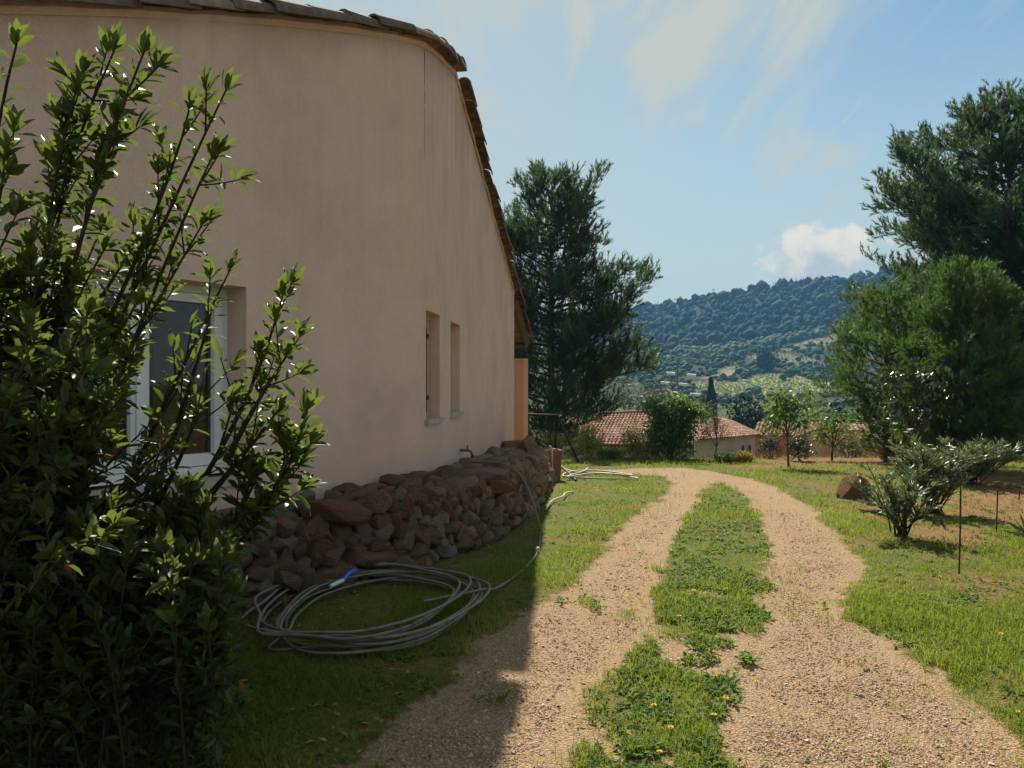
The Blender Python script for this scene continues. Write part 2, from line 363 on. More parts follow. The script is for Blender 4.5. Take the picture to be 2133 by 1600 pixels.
def stone_mat(name, stops):
    m, nt, b, o = mat_base(name)
    tc = nd(nt, 'ShaderNodeTexCoord'); add = nd(nt, 'ShaderNodeVectorMath', operation='ADD')
    nt.links.new(tc.outputs['Object'], add.inputs[0]); sc = nd(nt, 'ShaderNodeMath', operation='MULTIPLY'); sc.inputs[1].default_value = 57
    nt.links.new(objrand(nt), sc.inputs[0]); nt.links.new(sc.outputs[0], add.inputs[1])
    base = ramp(nt, objrand(nt), stops)
    f = noise(nt, 2.2, 8, .65, vec=add.outputs[0])
    c = mixc(nt, f, mixc(nt, .65, base, (.02, .012, .008)), base)
    lich = nd(nt, 'ShaderNodeMapRange', interpolation_type='SMOOTHSTEP'); nt.links.new(noise(nt, 4.5, 6, .7, vec=add.outputs[0]), lich.inputs[0]); lich.inputs[1].default_value = .60; lich.inputs[2].default_value = .74; lich.inputs[4].default_value = .6
    c = mixc(nt, lich.outputs[0], c, (.30, .27, .22))
    nt.links.new(c, b.inputs['Base Color']); b.inputs['Roughness'].default_value = .95; b.inputs['Specular IOR Level'].default_value = .2
    bump(nt, b, noise(nt, 7, 8, .7, vec=add.outputs[0]), .9, .12)
    return m
M['stone'] = stone_mat('basalt_stone', [(0, (.27, .145, .09)), (.25, (.41, .255, .17)), (.5, (.33, .18, .11)), (.7, (.48, .37, .28)), (.86, (.44, .18, .09)), (1, (.35, .22, .155))])
M['redstone'] = stone_mat('red_sandstone', [(0, (.34, .15, .075)), (1, (.40, .19, .10))])

# ------------------------------------------------------------------ ground, drive, valley and hill
def gp(l): return [tuple(G(*q)[:2]) for q in l]
DRIVE = gp([(560, 1720), (690, 1600), (800, 1500), (905, 1405), (1010, 1335), (1085, 1290), (1135, 1245), (1200, 1212), (1262, 1160), (1285, 1105), (1345, 1062), (1392, 1024), (1402, 1004), (1370, 990), (1290, 984), (1240, 979),
            (1330, 974), (1420, 973), (1490, 982), (1565, 997), (1625, 1017), (1685, 1052), (1725, 1092), (1765, 1140), (1800, 1165), (1835, 1182), (1780, 1205), (1752, 1232), (1790, 1268), (1850, 1330), (1905, 1370), (1962, 1402), (2055, 1490), (2140, 1580), (2280, 1720)])
MEDIAN = gp([(1190, 1720), (1225, 1600), (1262, 1500), (1300, 1400), (1365, 1300), (1392, 1200), (1402, 1130), (1432, 1080), (1462, 1032), (1476, 1008), (1508, 1006), (1552, 1030), (1584, 1070), (1606, 1120), (1615, 1200), (1595, 1310), (1560, 1420), (1545, 1480), (1480, 1600), (1440, 1720)])
def cover(x, y):
    """1 = grass, 0 = gravel"""
    wx = x + .30 * (fbm(x, y, 1.8, 3) - .5) + .10 * (vnoise(x, y, 9, 4) - .5) + .08 * (vnoise(x, y, 22, 7) - .5); wy = y + .4 * (fbm(x, y, 2.0, 6) - .5)
    d = inside(DRIVE, wx, wy); m = inside(MEDIAN, wx, wy)
    n1 = .7 * fbm(x, y, 2.3, 8) + .3 * vnoise(x, y, 7.5, 18)
    md = m & (n1 > np.interp(y, [3, 4.2, 5.5, 8], [.50, .44, .36, .22]))
    g = np.where(d & ~md, 0.0, 1.0)
    stray = d & ~md & (fbm(x, y, 3.0, 21) > .70) & (x < 2.2)
    g = np.where(stray, .8, g)
    return g
def soil(x, y):
    """bare reddish earth, mostly right of the drive"""
    n = fbm(x, y, .75, 31) + .35 * (fbm(x, y, 3.5, 33) - .5)
    edge = np.interp(y, [3, 6, 8, 12, 18], [2.7, 3.4, 4.0, 4.2, 4.8])
    return np.clip(sm(n, .45, .56) * sm(x, edge - .3, edge + .6) + .5 * sm(fbm(x, y, 1.3, 35), .53, .64) + .9 * sm(x, edge + 1.0, edge + 1.9) * sm(n, .36, .48) * sm(y, 5, 7), 0, 1)
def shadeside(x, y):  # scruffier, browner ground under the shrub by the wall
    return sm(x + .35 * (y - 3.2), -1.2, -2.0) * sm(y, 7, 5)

def ground_mat():
    m, nt, b, o = mat_base('yard_ground')
    g = attr(nt, 'grassy').outputs['Fac']; s = attr(nt, 'soil').outputs['Fac']
    nz = noise(nt, 14, 6, .65)
    add = nd(nt, 'ShaderNodeMath', operation='MULTIPLY_ADD'); nt.links.new(nz, add.inputs[0]); add.inputs[1].default_value = 1.5; nt.links.new(g, add.inputs[2])
    gm = nd(nt, 'ShaderNodeMapRange', interpolation_type='SMOOTHSTEP'); nt.links.new(add.outputs[0], gm.inputs[0]); gm.inputs[1].default_value = 1.12; gm.inputs[2].default_value = 1.40
    # gravel: cells of two sizes
    vo = nd(nt, 'ShaderNodeTexVoronoi'); vo.inputs['Scale'].default_value = 85; vo.inputs['Randomness'].default_value = 1
    tc = nd(nt, 'ShaderNodeTexCoord')
    wob = nd(nt, 'ShaderNodeVectorMath', operation='MULTIPLY_ADD'); wn = nd(nt, 'ShaderNodeTexNoise'); wn.inputs['Scale'].default_value = 25; nt.links.new(tc.outputs['Object'], wn.inputs[0])
    nt.links.new(wn.outputs[1], wob.inputs[0]); wob.inputs[1].default_value = (.02, .02, .02); nt.links.new(tc.outputs['Object'], wob.inputs[2])
    nt.links.new(wob.outputs[0], vo.inputs[0])
    cell = ramp(nt, vo.outputs['Color'], [(.1, (.25, .16, .085)), (.45, (.35, .23, .125)), (.8, (.45, .305, .175)), (1, (.53, .39, .25))])
    big = noise(nt, 1.1, 5)
    gravel = mixc(nt, ramp(nt, big, [(.35, (.25, .25, .25)), (.65, (.55, .55, .55))]), cell, (.38, .255, .15))
    dk = nd(nt, 'ShaderNodeMapRange'); nt.links.new(vo.outputs['Distance'], dk.inputs[0]); dk.inputs[1].default_value = .25; dk.inputs[2].default_value = .8; dk.inputs[3].default_value = 1; dk.inputs[4].default_value = .62
    vs_ = nd(nt, 'ShaderNodeVectorMath', operation='SCALE'); nt.links.new(gravel, vs_.inputs[0]); nt.links.new(dk.outputs[0], vs_.inputs[3])
    earth = ramp(nt, noise(nt, 18, 7, .7), [(.3, (.12, .058, .026)), (.55, (.235, .115, .055)), (.75, (.33, .19, .10))])
    thatch = ramp(nt, noise(nt, 22, 7, .75), [(.3, (.05, .06, .012)), (.5, (.095, .11, .02)), (.72, (.20, .16, .05))])
    gr = mixc(nt, s, thatch, earth)
    col = mixc(nt, gm.outputs[0], vs_.outputs[0], gr)
    nt.links.new(col, b.inputs['Base Color']); b.inputs['Roughness'].default_value = .95; b.inputs['Specular IOR Level'].default_value = .15
    inv = nd(nt, 'ShaderNodeMath', operation='SUBTRACT'); inv.inputs[0].default_value = 1; nt.links.new(vo.outputs['Distance'], inv.inputs[1])
    hh = nd(nt, 'ShaderNodeMath', operation='ADD'); nt.links.new(inv.outputs[0], hh.inputs[0]); nt.links.new(noise(nt, 40, 5, .7), hh.inputs[1])
    bump(nt, b, hh.outputs[0], .8, .012)
    return m
M['ground'] = ground_mat()
X0, X1, Y0, Y1, ST = -14.0, 22.0, -6.0, 31.0, .125
def build_ground():
    xs = np.arange(X0, X1 + 1e-6, ST); ys = np.arange(Y0, Y1 + 1e-6, ST)
    gx, gy = np.meshgrid(xs, ys); x = gx.ravel(); y = gy.ravel()
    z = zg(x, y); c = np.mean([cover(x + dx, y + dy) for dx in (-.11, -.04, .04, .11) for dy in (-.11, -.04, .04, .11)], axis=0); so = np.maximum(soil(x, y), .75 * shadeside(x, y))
    z = z - .02 * (1 - c) * sm(y, -6, -4)
    nx = len(xs); i = np.arange(len(ys) - 1)[:, None] * nx; j = np.arange(nx - 1)[None, :]
    Q = np.stack([i + j, i + j + 1, i + nx + j + 1, i + nx + j], -1).reshape(-1, 4)
    V = np.stack([x, y, z], 1)
    drv = (c[Q].mean(1) < .5)
    for nm, sel in (('ground', ~drv), ('gravel_drive', drv)):
        q = Q[sel]; used, invx = np.unique(q, return_inverse=True)
        mb = MB(); mb.add(V[used], invx.reshape(-1, 4))
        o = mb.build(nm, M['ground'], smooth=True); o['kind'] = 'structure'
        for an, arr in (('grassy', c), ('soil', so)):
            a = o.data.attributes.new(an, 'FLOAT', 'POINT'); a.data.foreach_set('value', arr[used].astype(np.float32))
build_ground()

FIELDS = [  # outline in the picture -> where it lies on the slope, base colour
    ([(1200, 775), (1318, 765), (1345, 752), (1408, 731), (1400, 750), (1330, 772), (1200, 800)], (.28, .33, .06), 1),
    ([(1600, 724), (1744, 693), (1800, 690), (1810, 712), (1720, 722), (1640, 730)], (.24, .20, .10), 1),
    ([(1549, 741), (1610, 733), (1690, 744), (1730, 760), (1640, 764), (1580, 756)], (.20, .175, .075), 1),
    ([(1457, 788), (1500, 775), (1556, 767), (1562, 776), (1500, 790)], (.23, .185, .095), 0),
    ([(1490, 776), (1520, 764), (1550, 764), (1500, 776)], (.16, .19, .05), 0),
    ([(1426, 824), (1500, 805), (1562, 785), (1600, 778), (1632, 777), (1694, 797), (1750, 822), (1640, 832), (1536, 832), (1470, 826)], (.26, .27, .055), 1),
    ([(1395, 812), (1420, 800), (1500, 788), (1515, 796), (1430, 818)], (.23, .23, .06), 1),
    ([(1690, 845), (1790, 835), (1880, 828), (1880, 840), (1720, 852)], (.13, .16, .045), 1),
    ([(1380, 850), (1500, 838), (1640, 836), (1700, 842), (1560, 852), (1400, 860)], (.12, .15, .04), 1),
    ([(1690, 785), (1700, 785), (1790, 824), (1778, 826)], (.34, .29, .20), 0),
]
FW = [([tuple(G(*q)[:2]) for q in f], c, r) for f, c, r in FIELDS]
FOREST = [tuple(G(*q)[:2]) for q in [(900, 760), (1200, 752), (1350, 742), (1420, 735), (1500, 728), (1600, 712), (1741, 688), (1900, 672), (2300, 640)]]
def forest_edge(x):
    p = sorted(FOREST); return np.interp(x, [q[0] for q in p], [q[1] for q in p])
def build_terrain():
    xs = np.unique(np.concatenate([[-1200, -900, -600, -400, -260, -180], np.arange(-140, -14, 6), [X0], np.arange(-10, 22, 4), [X1], np.arange(26, 520, 3.5), [560, 640, 760, 900, 1200]]))
    ys = np.unique(np.concatenate([[-1200, -600, -300, -120, -50, -20], [Y0], np.arange(-5, 31, 1.0), [Y1], np.arange(32, 60, 1.5), np.arange(60, 230, 5), np.arange(230, 620, 2.5), np.arange(620, 840, 6), [880, 940, 1000, 1100, 1200]]))
    gx, gy = np.meshgrid(xs, ys); x = gx.ravel(); y = gy.ravel(); z = zg(x, y)
    nx = len(xs); i = np.arange(len(ys) - 1)[:, None] * nx; j = np.arange(nx - 1)[None, :]
    Q = np.stack([i + j, i + j + 1, i + nx + j + 1, i + nx + j], -1).reshape(-1, 4)
    cx = x[Q].mean(1); cy = y[Q].mean(1)
    Q = Q[~((cx > X0) & (cx < X1) & (cy > Y0) & (cy < Y1))]
    n = fbm(x, y, .03, 12)[:, None]; n2 = fbm(x, y, .11, 14)[:, None]
    c = np.array([.075, .095, .032]) * (.55 + .9 * n2) * (1 - .45 * n) + n * np.array([.05, .045, .02]); c = c * (1 - .52 * sm(y, 180, 260))[:, None]
    for poly, fc, r in FW:
        ins = inside(poly, x + 5 * (fbm(x, y, .05, 3) - .5), y + 8 * (fbm(x, y, .05, 4) - .5))
        k = np.array(fc) * (.8 + .4 * n2) 
        c = np.where(ins[:, None], k, c)
    c = np.where((y > forest_edge(x))[:, None], np.array([.03, .045, .02]), c)
    mb = MB(); mb.add(np.stack([x, y, z], 1), Q)
    m, nt, b, o = mat_base('valley_land')
    a = attr(nt, 'land'); f = noise(nt, .9, 6, .7)
    col = mixc(nt, .55, a.outputs['Color'], ramp(nt, f, [(.3, (.45, .45, .45)), (.7, (1.35, 1.3, 1.2))]), 'MULTIPLY')
    nt.links.new(col, b.inputs['Base Color']); b.inputs['Roughness'].default_value = 1; b.inputs['Specular IOR Level'].default_value = .05
    ob = mb.build('hillside', m, smooth=True); ob['kind'] = 'structure'
    at = ob.data.attributes.new('land', 'FLOAT_COLOR', 'POINT')
    at.data.foreach_set('color', np.hstack([c, np.ones((len(c), 1))]).astype(np.float32).ravel())
build_terrain()

# ------------------------------------------------------------------ templates
def ico(sub=1):
    import bmesh
    bm = bmesh.new(); bmesh.ops.create_icosphere(bm, subdivisions=sub, radius=1)
    V = np.array([v.co[:] for v in bm.verts]); Fc = np.array([[v.index for v in f.verts] for f in bm.faces]); bm.free(); return V, Fc
I1 = ico(1); I2 = ico(2); I3 = ico(3)
def blob(seed, rough=.3, squash=1.0, base=I2, flakes=60):
    r = np.random.default_rng(seed); V, Fc = base; d = np.zeros(len(V))
    for k in range(14):
        c = unit(r.normal(size=3)); d += r.uniform(.1, .5) * np.exp(-((V - c) ** 2).sum(1) / .16)
    V2 = V * (1 - rough + rough * d[:, None] + r.uniform(-.07, .07, (len(V), 1))); V2[:, 2] *= squash
    c = unit(r.normal(size=(flakes, 3))); pc = c * r.uniform(.70, .98, (flakes, 1)); pc[:, 2] *= squash
    off = r.normal(size=(flakes, 3, 3)) * .12
    FV = (pc[:, None, :] + off).reshape(-1, 3)
    return np.vstack([V2, FV]), np.vstack([Fc, np.arange(flakes * 3).reshape(-1, 3) + len(V2)])
def leaf_t(w=.34, fold=.10, droop=.12, rows=((0, 0.04), (.22, .62), (.5, 1), (.78, .66), (1, 0))):
    c = []; l = []; rr = []
    for t, k in rows:
        zc = -droop * t * t
        c.append((0, t, zc)); l.append((-k * w / 2, t, zc + fold * k)); rr.append((k * w / 2, t, zc + fold * k))
    V = np.array(c + l + rr, float); n = len(rows); T = []
    for i in range(n - 1):
        T += [[i, i + 1, n + i], [n + i, i + 1, n + i + 1], [i, 2 * n + i, i + 1], [i + 1, 2 * n + i, 2 * n + i + 1]]
    return V, np.array(T)
LEAF = leaf_t()
LEAF_S = (np.array([[0, 0, 0], [-.21, .45, .06], [.21, .45, .06], [0, .48, 0], [0, 1, -.1]]), np.array([[0, 2, 3], [0, 3, 1], [1, 3, 4], [3, 2, 4]]))
LANCE = (np.array([[0, 0, 0], [-.065, .45, .02], [.065, .45, .02], [0, 1, -.06]]), np.array([[0, 2, 1], [1, 2, 3]]))
def shoot_t(seed, n=17, nl=.36, w=.058, spread=.7):
    r = np.random.default_rng(seed); V = []; T = []
    for k in range(n):
        t = r.uniform(.05, 1) ** .8; a = r.uniform(0, 6.283); o = np.array([math.cos(a), 0, math.sin(a)])
        d = unit(o * spread * r.uniform(.6, 1.1) + np.array([0, 1.0, 0])); b = np.array([0, t * .8, 0]); s = unit(np.cross(d, r.normal(size=3))) * w / 2
        i = len(V); V += [b - s, b + s, b + d * nl * r.uniform(.7, 1.15)]; T.append([i, i + 1, i + 2])
    i = len(V); V += [np.array([-.012, 0, 0]), np.array([.012, 0, 0]), np.array([0, .85, 0])]; T.append([i, i + 1, i + 2])
    return np.array(V), np.array(T)
SHOOTS = [shoot_t(k) for k in range(4)]

# ------------------------------------------------------------------ forest, hedges and vines on the hill (uncountable)
def scatter_trees(mb, x, y, size, tall, tint, BL=None):
    BL = BL or globals()['BL']; n = len(x); var = RNG.integers(0, len(BL), n)
    for k in range(len(BL)):
        s = var == k
        if not s.any(): continue
        m = s.sum(); a = RNG.uniform(0, 6.283, m)
        Rm = np.zeros((m, 3, 3)); Rm[:, 0, 0] = np.cos(a); Rm[:, 0, 1] = -np.sin(a); Rm[:, 1, 0] = np.sin(a); Rm[:, 1, 1] = np.cos(a); Rm[:, 2, 2] = 1
        sc = np.stack([size[s] * RNG.uniform(.85, 1.15, m), size[s] * RNG.uniform(.85, 1.15, m), tall[s]], 1)
        pos = np.stack([x[s], y[s], zg(x[s], y[s]) + tall[s] * .55], 1)
        mb.scat(BL[k][0], BL[k][1], pos, Rm, sc, tint[s])
BL = [blob(100 + k, .42, 1, I1, 2) for k in range(11)]

def inview(x, y, a=940, b=2360):
    p = x / y * F + CX; return (p > a) & (p < b)
def build_forest():
    mb = MB(); n = 30000
    x = RNG.uniform(-120, 560, n); y = RNG.uniform(380, 790, n)
    k = inview(x, y) & (y > forest_edge(x) + 3); x = x[k]; y = y[k]
    # simple thinning on a lattice
    key = np.round(x / 6.6).astype(int) * 10007 + np.round(y / 7.6).astype(int); _, u = np.unique(key, return_index=True); x = x[u]; y = y[u]
    x = x + RNG.uniform(-3.4, 3.4, len(x)); y = y + RNG.uniform(-4, 4, len(y))
    n = len(x); big = RNG.uniform(.5, 1.15, n) + .6 * (RNG.random(n) < .10)
    ti = np.clip(RNG.normal(.38, .2, n) + .5 * (fbm(x, y, .02, 40) - .5) + .35 * sm(y, forest_edge(x) + 50, forest_edge(x)), 0, 1)
    scatter_trees(mb, x, y, 4.6 * big, 4.6 * big * RNG.uniform(.7, 1.5, n), ti)
    o = mb.build('forest', M['farleaf'], smooth=True); tag(o, 'dark blue green forest covering the ridge above the vineyards', 'forest', kind='stuff')
    # hedges and scrub between the fields
    mb = MB(); xs = []; ys = []; ss = []
    lines = [[(1316, 770), (1345, 752), (1410, 730)], [(1540, 742), (1600, 728), (1690, 722), (1800, 715)], [(1480, 745), (1540, 742), (1560, 730)], [(1390, 790), (1420, 782), (1490, 778)], [(1500, 795), (1562, 780), (1590, 776)], [(1500, 760), (1560, 762), (1640, 768), (1700, 772), (1770, 770)],
             [(1640, 778), (1700, 790), (1760, 790), (1830, 800)], [(1420, 826), (1500, 828), (1560, 834), (1640, 832), (1760, 824), (1880, 812)], [(1690, 852), (1780, 846), (1880, 838)], [(1400, 762), (1440, 756), (1500, 752)], [(1720, 740), (1790, 734), (1860, 728)], [(1660, 734), (1740, 738)], [(1330, 795), (1400, 805), (1420, 815)]]
    for ln in lines:
        for (a, b) in zip(ln[:-1], ln[1:]):
            A = G(*a); B = G(*b); L = (B - A).length; m = int(L / 1.5) + 1
            for q in RNG.random(m):
                p = A.lerp(B, q); xs.append(p.x + RNG.normal() * 2.0); ys.append(p.y + RNG.normal() * 2.5); ss.append(RNG.uniform(.9, 2.4))
    blobs = [(1400, 750, 16, 55), (1440, 768, 22, 60), (1480, 760, 20, 50), (1520, 752, 16, 40), (1375, 775, 18, 45), (1600, 757, 18, 40), (1560, 772, 18, 40), (1660, 772, 30, 60), (1720, 768, 30, 50), (1380, 800, 25, 60), (1790, 760, 40, 80), (1520, 840, 14, 30), (1340, 780, 25, 60), (1580, 826, 14, 20), (1430, 833, 14, 30), (1760, 800, 20, 30), (1690, 734, 26, 30), (1640, 727, 12, 14)]
    for px, py, r_, n in blobs:
        for _ in range(int(n * .62)):
            p = G(px + RNG.normal() * r_, py + RNG.normal() * r_ * .28)
            if p.y > 150: xs.append(p.x); ys.append(p.y); ss.append(RNG.uniform(1.0, 2.6))
    x = np.array(xs); y = np.array(ys); s = np.array(ss); keep = y < forest_edge(x) + 8
    x, y, s = x[keep], y[keep], s[keep]
    scatter_trees(mb, x, y, s * RNG.uniform(.8, 1.5, len(s)), s * RNG.uniform(.6, 1.2, len(s)), np.clip(RNG.normal(.4, .2, len(x)), 0, 1))
    # looser growth just under the forest
    n = 9000; x = RNG.uniform(-60, 400, n); fe = forest_edge(x); y = fe - np.abs(RNG.normal(0, 17, n)); k = inview(x, y) & (fbm(x, y, .03, 50) > .40)
    for poly, fc, r in FW: k &= ~inside(poly, x, y)
    x, y = x[k], y[k]; s = RNG.uniform(.8, 1.7, len(x)) * (1 + .9 * (RNG.random(len(x)) < .15))
    small = []
    for q in range(6):
        rr = np.random.default_rng(900 + q); a = np.arange(6) * 1.0472 + rr.uniform(0, 1); w = rr.uniform(.75, 1.15, 12)
        V = np.vstack([np.stack([np.cos(a) * w[:6], np.sin(a) * w[:6], -.25 + .15 * rr.normal(size=6)], 1), np.stack([np.cos(a + .5) * w[6:] * .75, np.sin(a + .5) * w[6:] * .75, .5 + .15 * rr.normal(size=6)], 1), [[.1, .1, .95]]])
        T = [[k, (k + 1) % 6, 6 + k] for k in range(6)] + [[(k + 1) % 6, 6 + (k + 1) % 6, 6 + k] for k in range(6)] + [[6 + k, 6 + (k + 1) % 6, 12] for k in range(6)]
        small.append((V, np.array(T)))
    scatter_trees(mb, x, y, s, s * 1.1, BL=small, tint=np.clip(RNG.normal(.45, .2, len(x)) + .5 * (fbm(x, y, .04, 52) - .5), 0, 1))
    o = mb.build('hedgerow_scrub', M['midleaf'], smooth=True); tag(o, 'bushes and hedges between the vineyard plots on the hillside', 'scrub', kind='stuff')
    # vine rows
    mb = MB(); xx = []; yy = []
    for poly, fc, r in FW:
        if not r: continue
        pa = np.array(poly); lo = pa.min(0); hi = pa.max(0); ang = RNG.uniform(-.5, .5); ca, sa = math.cos(ang), math.sin(ang)
        W = max(hi - lo) ; uu, vv = np.meshgrid(np.arange(-W, W, 2.0), np.arange(-W, W, 1.2)); uu = uu.ravel(); vv = vv.ravel()
        c = (lo + hi) / 2; x = c[0] + ca * uu - sa * vv; y = c[1] + sa * uu + ca * vv
        k = inside(poly, x, y) & inview(x, y) & (RNG.random(len(x)) < .85); xx.append(x[k]); yy.append(y[k])
    x = np.concatenate(xx); y = np.concatenate(yy); n = len(x)
    if n > 16000:
        k = RNG.permutation(n)[:16000]; x, y = x[k], y[k]; n = 16000
    V, Fc = ico(1); V = V.copy(); V *= RNG.uniform(.7, 1.2, (len(V), 1)); pos = np.stack([x + RNG.normal(0, .45, n), y + RNG.normal(0, .45, n), zg(x, y) + .45], 1)
    lowV = np.array([[1, 0, 0], [-1, 0, 0], [0, 1, 0], [0, -1, 0], [.1, .1, 1.]]); lowF = np.array([[0, 2, 4], [2, 1, 4], [1, 3, 4], [3, 0, 4]])
    s = RNG.uniform(.35, .8, n); pos[:, 2] -= .45
    mb.scat(lowV, lowF, pos, frames(np.tile([0, 1., 0], (n, 1)) + RNG.normal(0, .1, (n, 3)), up=(0, 0, 1), jit=.05), np.stack([s, s, s * .9], 1), RNG.random(n))
    o = mb.build('vineyard_vines', M['vine']); tag(o, 'rows of yellow green vines across the hillside plots', 'vineyard', kind='stuff')
build_forest()

# ------------------------------------------------------------------ tree builders
def bez(a, b, c, n=7):
    a, b, c = (np.array(list(q), float) for q in (a, b, c)); t = np.linspace(0, 1, n)[:, None]
    return (1 - t) ** 2 * a + 2 * t * (1 - t) * b + t * t * c
def pine(name, label, base, height, prof, nbr, mat, shoot=.42, trunk_r=.16, group=None, tint=(.45, .22), upw=.55, lean=(0, 0), extra=(), dens=1.0, z0=.08, sub=5):
    """prof: list of (relative height, radius) ; limbs in whorls with twigs that carry upright needle shoots"""
    base = Vector(base); rt = thing(name, label, 'tree', base, group); b = np.array(base)
    tr = MB(); top = b + np.array([lean[0], lean[1], height])
    tp = bez(b - [0, 0, .2], b + np.array([lean[0] * .1, lean[1] * .2, height * .5]) + RNG.normal(0, .05, 3), top, 9)
    tr.tube(tp, np.linspace(trunk_r, .025, 9), 8)
    tr.build('trunk', M['bark'], rt, smooth=True)
    ph = [p[0] for p in prof]; pr = [p[1] for p in prof]
    br = MB(); sp = []; sd = []; tt = []
    def limb(p0, d, L, up):
        d = unit(d); p1 = p0 + d * L * .55 + np.array([0, 0, up * L * .12]); p2 = p0 + d * L + np.array([0, 0, up * L * .42])
        pts = bez(p0, p1, p2, 6); r0 = .012 + .016 * L
        br.tube(pts, np.linspace(r0, .006, 6), 5, cap=False)
        nt_ = max(5, int(L * sub * dens) + 2)
        for q in range(nt_):
            t = RNG.uniform(.12, 1.0) ** .75; i = min(int(t * 5), 4); p = pts[i] + (pts[i + 1] - pts[i]) * (t * 5 - i)
            tang = unit(pts[i + 1] - pts[i]); side = unit(np.cross(tang, [0, 0, 1.])) * RNG.choice([-1, 1])
            td = unit(tang * .6 + side * RNG.uniform(.1, 1.0) + np.array([0, 0, RNG.uniform(-.35, .9)])); TL = RNG.uniform(.35, .9) * (.45 + .28 * L) * (1.15 - .5 * t)
            tb = p + td * TL; 
            if TL > .35: br.tube([p, p + td * TL * .5 + [0, 0, .02], tb], [.009, .006, .004], 3, cap=False)
            ns = max(3, int(TL / shoot * 4.6)); shade = np.clip(RNG.normal(tint[0], tint[1]), 0, 1)
            for w in range(ns):
                f = RNG.uniform(.25, 1.05); a = p + td * TL * f + RNG.normal(0, .05 * shoot * 3, 3)
                sp.append(a); sd.append(unit(td * .6 + np.array([0, 0, upw]) + RNG.normal(0, .33, 3))); tt.append(np.clip(shade + RNG.normal(0, .12), 0, 1))
    for k in range(nbr):
        h = z0 + (1 - z0) * ((k + RNG.uniform(0, 1)) / nbr) ** .9; h = min(h, .985)
        i = h * 8; i0 = min(int(i), 7); p0 = tp[i0] + (tp[i0 + 1] - tp[i0]) * (i - i0)
        L = np.interp(h, ph, pr) * RNG.uniform(.62, 1.1); a = k * 2.399 + RNG.uniform(-.4, .4)
        limb(p0, np.array([math.cos(a), math.sin(a), RNG.uniform(-.05, .3) + .8 * max(0, h - .75)]), max(L, .3), upw * RNG.uniform(.6, 1.3))
    for (h, dx, dy, dz, L) in extra:
        i = h * 8; i0 = min(int(i), 7); p0 = tp[i0] + (tp[i0 + 1] - tp[i0]) * (i - i0)
        limb(p0, np.array([dx, dy, dz]), L, upw)
    for q in range(10):
        sp.append(top + RNG.normal(0, .1, 3) - [0, 0, RNG.uniform(0, .5)]); sd.append(unit(np.array([0, 0, 1.]) + RNG.normal(0, .3, 3))); tt.append(tint[0])
    br.build('branches', M['bark'], rt)
    sp = np.array(sp); sd = np.array(sd); tt = np.array(tt); v = RNG.integers(0, 4, len(sp)); cr = MB()
    for k in range(4):
        s = v == k
        cr.scat(SHOOTS[k][0], SHOOTS[k][1], sp[s], frames(sd[s]), shoot * RNG.uniform(.75, 1.3, s.sum()), tt[s])
    o = cr.build('crown', mat, rt); o['kind'] = 'stuff'
    return rt, len(sp)
def broad(name, label, cat, base, trunk, blobs, mat, leaf=.12, nl=900, bark='bark', tr=.05, group=None, up=(0, 0, .7), tpl=LEAF_S, twig=.35, tint=(.5, .25), droop=-.1, limbs=None, cl=9, spread=.6):
    """trunk: list of points relative to base (forks from the last); blobs: (x,y,z,rx,ry,rz) relative to base"""
    base = Vector(base); b = np.array(base); rt = thing(name, label, cat, base, group)
    tm = MB(); tp = [b + np.array(q) for q in trunk]
    tm.tube(tp, np.linspace(tr, tr * .6, len(tp)), 7)
    vol = [q[3] * q[4] * q[5] for q in blobs]; pv = np.array(vol) ** .75; pv = pv / pv.sum()
    tips = []
    for q, w in zip(blobs, pv):
        n = max(3, int(nl * w / cl)); u = unit(RNG.normal(size=(n, 3))) * (RNG.uniform(.25, 1, (n, 1)) ** .5)
        ctr = b + np.array(q[:3]); e = ctr + u * np.array(q[3:]); tips.append(e)
        near = tp[int(np.argmin([np.linalg.norm(ctr - z_) + (0 if i > len(tp) // 2 else .3) for i, z_ in enumerate(tp)]))]
        pl = bez(near, (near + ctr) / 2 + RNG.normal(0, .06, 3), ctr, 6); tm.tube(pl, np.linspace(tr * .55, tr * .22, 6), 5, cap=False)
        for k in range(min(n, limbs or 14)):
            st = pl[RNG.integers(2, 6)]; tm.tube(bez(st, (st + e[k]) / 2 + RNG.normal(0, .05, 3) + [0, 0, .03], e[k], 5), np.linspace(tr * .22, tr * .06, 5), 4, cap=False)
    tm.build('trunk', M[bark], rt, smooth=True)
    tips = np.vstack(tips); m = len(tips)
    pos = np.repeat(tips, cl, 0) + RNG.normal(0, 1, (m * cl, 3)) * leaf * twig * 2.2
    d = RNG.normal(0, spread, (m * cl, 3)) + np.repeat(RNG.normal(0, .5, (m, 3)), cl, 0) + [0, 0, droop]
    ti = np.clip(np.repeat(RNG.normal(tint[0], tint[1], m), cl) + RNG.normal(0, .12, m * cl), 0, 1)
    cm = MB(); cm.scat(tpl[0], tpl[1], pos, frames(d, up=up, jit=.6), leaf * RNG.uniform(.65, 1.25, m * cl), ti)
    o = cm.build('crown', mat, rt, smooth=True); o['kind'] = 'stuff'
    return rt

